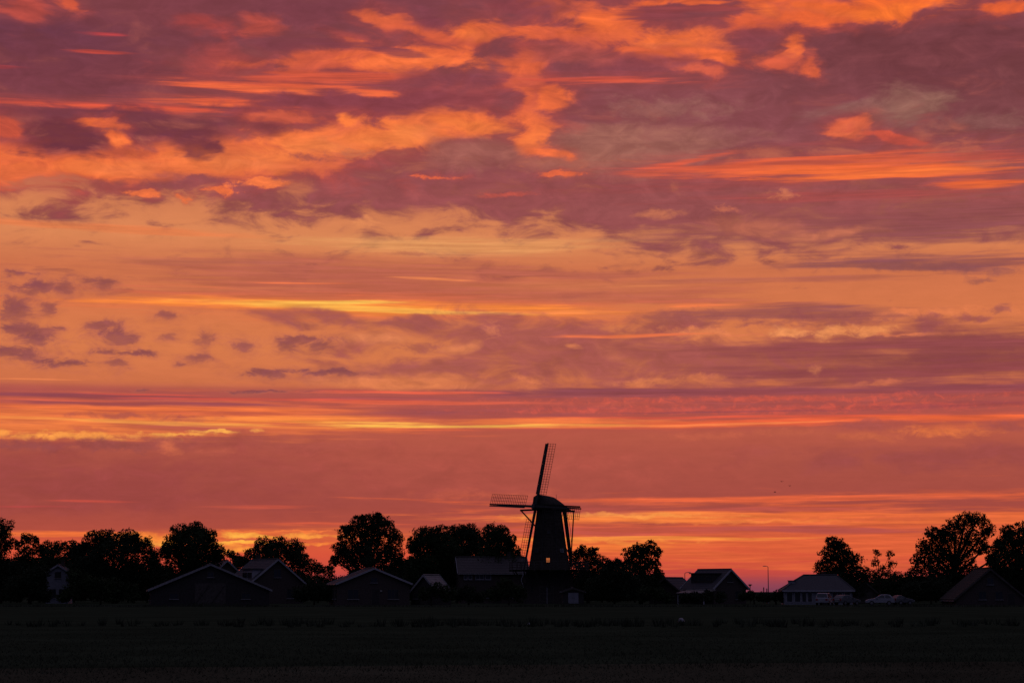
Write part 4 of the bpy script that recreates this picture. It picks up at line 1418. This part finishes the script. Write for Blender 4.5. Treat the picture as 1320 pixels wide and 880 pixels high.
G1 = 'trees along the village edge'
TREES = [
    ('tall_tree', 'tall tree at the left end of the tree line, left of the small loose tree', 0, 300,
     [(-12, 690, 22), (2, 680, 15), (-8, 720, 26), (10, 700, 11), (4, 740, 24), (-26, 700, 26), (12, 740, 22)], dict(loose=.2)),
    ('small_tree', 'small loose-crowned tree between the left tall tree and the wide one', 38, 310,
     [(34, 694, 9), (44, 697, 8), (26, 704, 9), (40, 712, 12), (54, 710, 9), (30, 725, 18), (50, 735, 20)], dict(loose=.5, trunk=.2)),
    ('wide_tree', 'wide low-domed tree above the pale house left of the barn', 148, 305,
     [(122, 700, 18), (138, 696, 16), (165, 698, 19), (182, 704, 15), (196, 718, 14), (104, 712, 14), (150, 722, 34), (118, 735, 28), (185, 740, 26), (145, 755, 26), (108, 706, 9)], dict(trunk=.4, dens=1.1)),
    ('round_tree', 'dense round tree standing behind the left slope of the barn', 247, 300,
     [(232, 688, 15), (252, 686, 16), (268, 694, 15), (224, 704, 16), (250, 706, 26), (280, 712, 12), (232, 725, 24), (262, 728, 26), (215, 712, 9)], dict(trunk=.42, dens=1.15)),
    ('dome_tree', 'low dome-shaped tree with thin twigs behind the dormer house', 356, 325,
     [(340, 705, 14), (358, 703, 14), (376, 708, 14), (326, 718, 13), (356, 722, 24), (386, 720, 14), (336, 735, 20), (384, 738, 18), (312, 726, 10)], dict(dens=1.1)),
    ('feathery_tree', 'thin feathery young tree at the right flank of the dome-shaped tree', 386, 318,
     [(383, 699, 6), (389, 705, 6), (381, 710, 7), (390, 718, 7)], dict(trunk=.12, dens=.5, loose=.6, size=.26, sticks=3)),
    ('broad_tree', 'tall broad tree with ragged round head above the low house', 474, 300,
     [(462, 678, 15), (480, 674, 14), (496, 678, 15), (446, 690, 13), (508, 692, 13), (440, 708, 12), (475, 696, 24), (505, 712, 18), (452, 718, 20), (480, 725, 30), (514, 728, 12),
      (432, 722, 8), (447, 681, 7), (468, 668, 6), (487, 666, 6)], dict(trunk=.45, loose=.2, dens=1.1)),
    ('grove_tree', 'first tree of the dark grove left of the mill, next to the broad tree', 556, 315,
     [(548, 692, 16), (566, 690, 16), (534, 702, 12), (552, 710, 24), (575, 706, 20), (545, 735, 26), (572, 738, 26), (530, 728, 12)], dict(dens=1.15)),
    ('grove_tree', 'middle tree of the dark grove left of the mill', 598, 322,
     [(590, 688, 15), (606, 688, 15), (598, 704, 24), (582, 712, 20), (615, 710, 20), (598, 738, 28)], dict(dens=1.15)),
    ('grove_tree', 'grove tree nearest the mill, its crown sloping down to the sails', 640, 315,
     [(632, 688, 14), (646, 688, 13), (656, 696, 11), (636, 706, 22), (660, 710, 12), (668, 722, 9), (648, 730, 24), (625, 735, 26), (664, 740, 14)], dict(dens=1.15)),
    ('spiky_tree', 'bushy tree with twiggy top directly right of the mill body', 758, 315,
     [(750, 710, 9), (764, 712, 9), (742, 720, 12), (758, 726, 18), (775, 726, 12), (783, 736, 11), (748, 745, 20), (772, 750, 22)], dict(loose=.35, sticks=2, trunk=.24)),
    ('ragged_tree', 'ragged round-headed tree right of the mill, beside the cottage', 826, 295,
     [(824, 709, 12), (838, 706, 11), (812, 714, 11), (846, 712, 8), (826, 724, 17), (842, 728, 11), (849, 740, 8), (815, 740, 20), (834, 750, 18), (808, 726, 8), (845, 757, 10)],
     dict(loose=.25, trunk=.28)),
    ('sloping_tree', 'tree with pointed left-leaning top behind the bungalow', 1086, 300,
     [(1072, 699, 9), (1080, 702, 10), (1068, 714, 12), (1086, 714, 15), (1100, 722, 13), (1064, 732, 14), (1085, 735, 26), (1112, 740, 13), (1060, 746, 10), (1105, 752, 20), (1080, 755, 24)], dict(loose=.2)),
    ('thin_tree', 'thin see-through young tree with two tops right of the sloping tree', 1134, 300,
     [(1131, 712, 5), (1129, 724, 6), (1146, 716, 6), (1150, 728, 7), (1139, 736, 9), (1128, 742, 9), (1148, 745, 10)], dict(trunk=.13, dens=.5, loose=.6, size=.26, sticks=3)),
    ('great_tree', 'tallest broad tree above the big farmhouse, sky showing through its crown', 1232, 295,
     [(1244, 672, 13), (1260, 670, 13), (1232, 680, 13), (1272, 682, 12), (1202, 688, 12), (1216, 688, 12), (1192, 704, 13), (1222, 704, 22), (1252, 698, 20), (1184, 722, 13), (1208, 722, 22),
      (1240, 730, 22), (1268, 706, 10), (1180, 742, 14), (1205, 748, 24), (1278, 722, 8), (1225, 755, 22), (1262, 742, 14)], dict(trunk=.5, loose=.3)),
    ('corner_tree', 'tall tree right of the great tree, behind the right slope of the farmhouse', 1312, 290,
     [(1300, 686, 12), (1318, 684, 14), (1292, 700, 12), (1312, 702, 22), (1330, 700, 20), (1298, 724, 22), (1322, 730, 26), (1340, 715, 26), (1300, 748, 20), (1330, 752, 24), (1286, 704, 10), (1282, 716, 12), (1284, 730, 14)], dict(loose=.2)),
]
for i, (nm, lab, px, d, lb, kw) in enumerate(TREES):
    tree(nm, lab, 'tree', px, d, lb, 100 + i, 'leaf' if i % 2 else 'leaf_b', group=G1 if nm == 'grove_tree' else None, **kw)

SHRUBS = [
    ('shrub', 'low shrub filling the gap between the small loose tree and the wide tree', 78, 318, [(60, 708, 12), (76, 706, 11), (92, 706, 12), (68, 725, 18), (90, 730, 18), (78, 750, 22)], {}),
    ('bush', 'twiggy bush between the round tree and the dome-shaped tree', 300, 335, [(297, 714, 6), (304, 718, 7), (310, 722, 8), (300, 730, 12)], dict(loose=.5, sticks=2)),
    ('bush', 'low bush in the dip left of the broad tree', 410, 320, [(402, 728, 10), (412, 732, 8), (424, 736, 9), (405, 745, 16), (425, 752, 14)], dict(loose=.3)),
    ('hedge_bush', 'dark tall bush hiding the left flank of the pale house', 40, 285, [(20, 758, 20), (40, 748, 18), (54, 738, 11), (52, 756, 14), (56, 768, 11)], {}),
    ('hedge_bush', 'dark bush between the pale house and the barn', 130, 275, [(94, 742, 10), (96, 760, 14), (104, 750, 16), (122, 758, 18), (146, 760, 18), (168, 764, 14), (82, 770, 9)], {}),
    ('hedge_bush', 'dark bush between the dormer house and the low house', 405, 275, [(388, 764, 13), (406, 760, 16), (424, 765, 12)], {}),
    ('hedge_bush', 'dark bush in front of the shed', 556, 262, [(548, 764, 10), (564, 760, 11), (578, 764, 12)], {}),
    ('hedge_bush', 'dark bush under the windows of the long house, shed side', 604, 272, [(590, 766, 11), (604, 764, 12), (618, 768, 9)], {}),
    ('hedge_bush', 'dark bush against the mill foot, long house side', 656, 278, [(636, 766, 12), (652, 758, 15), (668, 764, 12)], {}),
    ('thicket', 'dark thicket between the garden shed and the ragged tree', 792, 288, [(766, 758, 16), (784, 744, 18), (800, 738, 16), (786, 728, 8), (796, 726, 7), (812, 756, 20), (790, 764, 16)], dict(loose=.15)),
    ('hedge_bush', 'clipped dark bush between the ragged tree and the cottage', 845, 280, [(832, 764, 13), (848, 766, 11), (862, 770, 8)], {}),
    ('hedge_bush', 'low bush in front of the villa', 905, 275, [(882, 770, 8), (896, 769, 9), (912, 768, 9), (928, 770, 8)], {}),
    ('hedge_bush', 'low bush in the open gap beside the villa', 972, 285, [(958, 768, 7), (968, 767, 7), (980, 769, 7)], {}),
    ('hedge_bush', 'low bush in the open gap beside the bungalow', 1000, 283, [(990, 769, 7), (1001, 768, 8), (1010, 769, 8)], {}),
    ('bush', 'dark bush behind the garage, under the thin tree', 1150, 310, [(1128, 752, 14), (1146, 748, 15), (1162, 750, 15), (1140, 764, 16)], dict(loose=.2)),
    ('bush', 'dark bush below the great tree, left of the farmhouse', 1200, 285, [(1180, 762, 16), (1200, 758, 18), (1222, 764, 16)], {}),
]
for i, (nm, lab, px, d, lb, kw) in enumerate(SHRUBS):
    tree(nm, lab, 'bush', px, d, lb, 300 + i, 'leaf_b' if i % 2 else 'leaf', trunk=.12, size=.26, **kw)

rb = random.Random(77)
for k, (px, top) in enumerate([(14, 722), (52, 716), (96, 714), (140, 722), (190, 728), (232, 732), (285, 742), (330, 744), (372, 742), (438, 744), (478, 730), (522, 722),
                               (566, 720), (610, 720), (654, 728), (745, 736), (776, 734), (818, 736), (1088, 746), (1128, 750), (1168, 745), (1206, 738), (1252, 738), (1296, 730)]):
    lb = []
    for q in range(4):
        lb.append((px - 24 + q * 16 + rb.uniform(-4, 4), top + rb.uniform(12, 20), rb.uniform(12, 16)))
    lb += [(px - 14, (top + 770) / 2 + 6, 20), (px + 14, (top + 770) / 2 + 6, 20), (px, 762, 20)]
    tree('belt_bush', 'dark bush in the dense belt of bushes behind the houses', 'bush', px, 338 + rb.uniform(-4, 4), lb, 500 + k, 'leaf_b', trunk=.12, size=.34,
         group='belt of bushes behind the village')

# ================================================================== cars
def car(label, px, depth, yaw, paint='car_w', L=4.0, W=1.75, H=1.46, boxy=False):
    root = thing('parked_car', label, 'car', ground_at(px, depth), R(yaw), 'cars parked along the lane')
    a = L / 2
    if boxy:
        low = [(-a, .32), (-a, .82), (-a + .05, 1.0), (a - 1.0, 1.0), (a - .25, .92), (a, .72), (a, .32)]
        roof_ = [(-a + .08, 1.0), (-a + .25, H - .04), (-a + .7, H), (a - 1.75, H), (a - .98, 1.0)]
    else:
        low = [(-a, .34), (-a, .72), (-a + .12, .90), (a - 1.15, .92), (a - .35, .80), (a, .62), (a, .34)]
        roof_ = [(-a + .10, .90), (-a + .55, H - .06), (-a + 1.1, H), (a - 2.0, H - .02), (a - 1.12, .92)]

    def loft(pr, w0, w1, z0, z1):
        b = MB()
        n = len(pr)
        for s in (-1, 1):
            for x, z in pr:
                t = (z - z0) / (z1 - z0)
                b.v.append((x, s * (w0 + (w1 - w0) * max(0, min(1, t))) / 2, z))
        b.f.append(tuple(range(n - 1, -1, -1))); b.f.append(tuple(range(n, 2 * n)))
        for i in range(n):
            j = (i + 1) % n
            b.f.append((i, j, j + n, i + n))
        return b
    lo = loft(low, W, W * .96, .34, .95)
    body = lo.build('body', paint, root)
    bv = body.modifiers.new('bevel', 'BEVEL'); bv.width = .05; bv.segments = 2
    up = loft(roof_, W * .94, W * .76, .9, H).build('cabin', paint, root)
    bv = up.modifiers.new('bevel', 'BEVEL'); bv.width = .05; bv.segments = 2
    zb, zt_ = .96, H - .10
    x0, x1 = roof_[0][0], roof_[-1][0]
    xr0, xr1 = roof_[1][0], roof_[3][0]
    for s in (-1, 1):
        def sp(x, z):
            return (x, s * ((W * .94 + (W * .76 - W * .94) * (z - .9) / (H - .9)) / 2 + .006), z)
        mid = (x0 + x1) / 2 - .1
        for xa, xb, xc, xd in ((x0 + .28, mid - .05, mid - .05, xr0 + .22), (mid + .05, x1 - .22, xr1 - .08, mid + .05)):
            q = [sp(xa, zb), sp(xb, zb), sp(xc, zt_), sp(xd, zt_)]
            q2 = [(p[0], p[1] - s * .02, p[2]) for p in q]
            MB().add(q + q2, [(0, 1, 2, 3), (7, 6, 5, 4), (0, 4, 5, 1), (1, 5, 6, 2), (2, 6, 7, 3), (3, 7, 4, 0)]).build('side_window', 'glass', up)
        MB().box(x1 - .45, x1 - .27, s * W * .5 - .02, s * W * .5 + .14 * s if s > 0 else s * W * .5 + .02, .9, 1.03).build('mirror', paint, root) if s > 0 else \
            MB().box(x1 - .45, x1 - .27, s * W * .5 - .14, s * W * .5 + .02, .9, 1.03).build('mirror', paint, root)
    for (xa, za), (xb, zb2), nm in ((roof_[-1], roof_[-2], 'windscreen'), (roof_[0], roof_[1], 'rear_window')):
        dx = .012 if nm == 'windscreen' else -.012
        wa, wb = W * .40, W * .34
        p, q = (.08, .92) if nm == 'windscreen' else (.12, .88)
        A = Vector((xa + (xb - xa) * p + dx, 0, za + (zb2 - za) * p + .01)); B = Vector((xa + (xb - xa) * q + dx, 0, za + (zb2 - za) * q + .01))
        vs = [A + Vector((0, -wa, 0)), A + Vector((0, wa, 0)), B + Vector((0, wb, 0)), B + Vector((0, -wb, 0))]
        vs += [v - Vector((dx * 2, 0, .02)) for v in vs]
        MB().add(vs, [(0, 1, 2, 3), (7, 6, 5, 4), (0, 4, 5, 1), (1, 5, 6, 2), (2, 6, 7, 3), (3, 7, 4, 0)]).build(nm, 'glass', up)
    for xw in (-a + .72, a - .78):
        for s in (-1, 1):
            tyre = MB()
            for yy in (0, 1):
                for k in range(14):
                    t = 2 * math.pi * k / 14
                    tyre.v.append((xw + .31 * math.cos(t), s * (W / 2 - .19 + yy * .21), .31 + .31 * math.sin(t)))
            tyre.f = [(k, (k + 1) % 14, 14 + (k + 1) % 14, 14 + k) for k in range(14)] + [tuple(range(13, -1, -1)), tuple(range(14, 28))]
            w = tyre.build('wheel', 'rubber', root)
            rim = MB()
            for yy in (0, 1):
                for k in range(10):
                    t = 2 * math.pi * k / 10
                    rim.v.append((xw + .19 * math.cos(t), s * (W / 2 + .022 + yy * .012), .31 + .19 * math.sin(t)))
            rim.f = [(k, (k + 1) % 10, 10 + (k + 1) % 10, 10 + k) for k in range(10)] + [tuple(range(9, -1, -1)), tuple(range(10, 20))]
            rim.build('rim', 'metal', w)
    for s in (-1, 1):
        y0, y1 = sorted((s * W * .30, s * W * .46))
        MB().box(a - .06, a + .02, y0, y1, .55, .68).build('headlight', 'lens', root)
        MB().box(-a - .02, -a + .05, y0, y1, .62, .86).build('tail_light', 'red_lens', root)
    MB().box(a - .02, a + .035, -.26, .26, .40, .50).build('number_plate', 'lens', root)
    MB().box(-a - .035, -a + .02, -.26, .26, .50, .60).build('number_plate', 'lens', root)
    return root


car('white boxy car parked nose-on at the bungalow wall', 1063, 268, 68, 'car_w', 3.6, 1.75, 1.62, True)
car('silver low car parked between the white boxy car and the garage', 1091, 266, 38, 'car_s', 3.7, 1.68, 1.38)
car('white hatchback parked side-on, longest of the parked cars', 1134, 264, 172, 'car_w', 3.75, 1.72, 1.44)
car('pale low car at the far end of the parked row, below the thin tree', 1163, 270, 20, 'car_s', 2.9, 1.6, 1.34)


# ================================================================== lamps, posts
def lamp(label, px, depth, h, arm):
    root = thing('street_lamp', label, 'street lamp', ground_at(px, depth))
    MB().tube([(0, 0, 0), (0, 0, .9), (0, 0, h)], [.11, .08, .05], 8).build('post', 'metal', root)
    MB().tube([(0, 0, h - .03), (arm * .35, 0, h + .12), (arm, 0, h + .16)], [.045, .04, .04], 6).build('arm', 'metal', root)
    s = 1 if arm > 0 else -1
    hd = MB().add([(arm, -.1, h + .12), (arm + s * .55, -.12, h + .14), (arm + s * .55, .12, h + .14), (arm, .1, h + .12),
                   (arm, -.07, h + .22), (arm + s * .5, -.08, h + .21), (arm + s * .5, .08, h + .21), (arm, .07, h + .22)],
                  [(0, 1, 2, 3), (7, 6, 5, 4), (0, 4, 5, 1), (1, 5, 6, 2), (2, 6, 7, 3), (3, 7, 4, 0)]).build('lamp_head', 'metal', root)
    MB().box(min(arm + s * .08, arm + s * .46), max(arm + s * .08, arm + s * .46), -.08, .08, h + .095, h + .118).build('lens', 'lens', hd)
    return root


lamp('thin street lamp with arm to the right between cottage and villa', 883, 320, height(738.5, 320), .45)
lamp('tall unlit street lamp standing alone in the open gap', 990.5, 310, height(730.5, 310), -.3)
root = thing('post_lamp', 'short post with flat round hood beside the villa', 'lamp', ground_at(967, 300))
hh = height(753, 300)
MB().tube([(0, 0, 0), (0, 0, hh - .28)], [.06, .05], 8).build('post', 'iron', root)
hd = MB().lathe([(.06, hh - .30), (.16, hh - .12), (.36, hh - .05), (.30, hh + .02), (.05, hh + .06)], 14).build('hood', 'iron', root)
for px, py in ((984.5, 757), (988.5, 758.5)):
    root = thing('post', 'short wooden post at the foot of the tall street lamp', 'post', ground_at(px, 305), 0, 'pair of short posts')
    z = height(py, 305)
    MB().beam((0, 0, -.05), (0, 0, z), .14).build('shaft', 'wood_d', root)
    MB().add([(-.09, -.09, z), (.09, -.09, z), (.09, .09, z), (-.09, .09, z), (0, 0, z + .1)], [(3, 2, 1, 0), (0, 1, 4), (1, 2, 4), (2, 3, 4), (3, 0, 4)]).build('post_cap', 'wood_d', root)

# ================================================================== birds and pale stones in the pasture
for px, py, rz, lab in ((1007.8, 620.5, 20, 'small dark bird flying above the gap right of the mill'), (1018, 626, -35, 'small dark bird flying above the gap right of the mill'),
                        (999, 634, 60, 'small dark bird flying above the gap right of the mill')):
    p = at(px, py, 300)
    root = thing('bird', lab, 'bird', p, R(rz), 'birds in flight')
    MB().tube([(0, -.17, 0), (0, -.11, .015), (0, 0, .02), (0, .09, .01), (0, .20, 0)], [.012, .035, .05, .035, .012], 8).build('body', 'bird', root, smooth_=True)
    for s in (-1, 1):
        MB().add([(s * .03, -.06, .03), (s * .17, -.09, .10), (s * .34, .0, .06), (s * .18, .05, .09), (s * .03, .06, .03),
                  (s * .03, -.06, .018), (s * .17, -.09, .092), (s * .34, .0, .055), (s * .18, .05, .082), (s * .03, .06, .018)],
                 [(0, 1, 2, 3, 4), (9, 8, 7, 6, 5), (0, 5, 6, 1), (1, 6, 7, 2), (2, 7, 8, 3), (3, 8, 9, 4), (4, 9, 5, 0)]).build('wing', 'bird', root)
    MB().add([(-.02, .15, .0), (.02, .15, .0), (.06, .29, 0), (-.06, .29, 0), (-.02, .15, .012), (.02, .15, .012), (.06, .29, .008), (-.06, .29, .008)],
             [(3, 2, 1, 0), (4, 5, 6, 7), (0, 1, 5, 4), (1, 2, 6, 5), (2, 3, 7, 6), (3, 0, 4, 7)]).build('tail', 'bird', root)

for px, d, s, lab in ((878, 116, .2, 'pale rounded stone lying in the pasture below the cottage'), (682, 107, .09, 'tiny pale stone lying in the pasture below the mill')):
    bm = bmesh.new()
    bmesh.ops.create_icosphere(bm, subdivisions=3, radius=1)
    rr = random.Random(int(px))
    ph = [rr.uniform(0, 6) for _ in range(6)]
    for v in bm.verts:
        n = 1 + .13 * math.sin(3 * v.co.x + ph[0]) * math.cos(2.4 * v.co.y + ph[1]) + .08 * math.sin(5 * v.co.z + 3 * v.co.x + ph[2])
        v.co = Vector((v.co.x * n * s * 1.05, v.co.y * n * s * .8, max(-.3, v.co.z) * n * s * .9))
    me = bpy.data.meshes.new('stone'); bm.to_mesh(me); bm.free()
    me.materials.append(M['stone'])
    o = bpy.data.objects.new('field_stone', me); COL.objects.link(o)
    o.location = (ground_at(px, d).x, d, .25 * s + .06)
    tag(o, lab, 'stone')
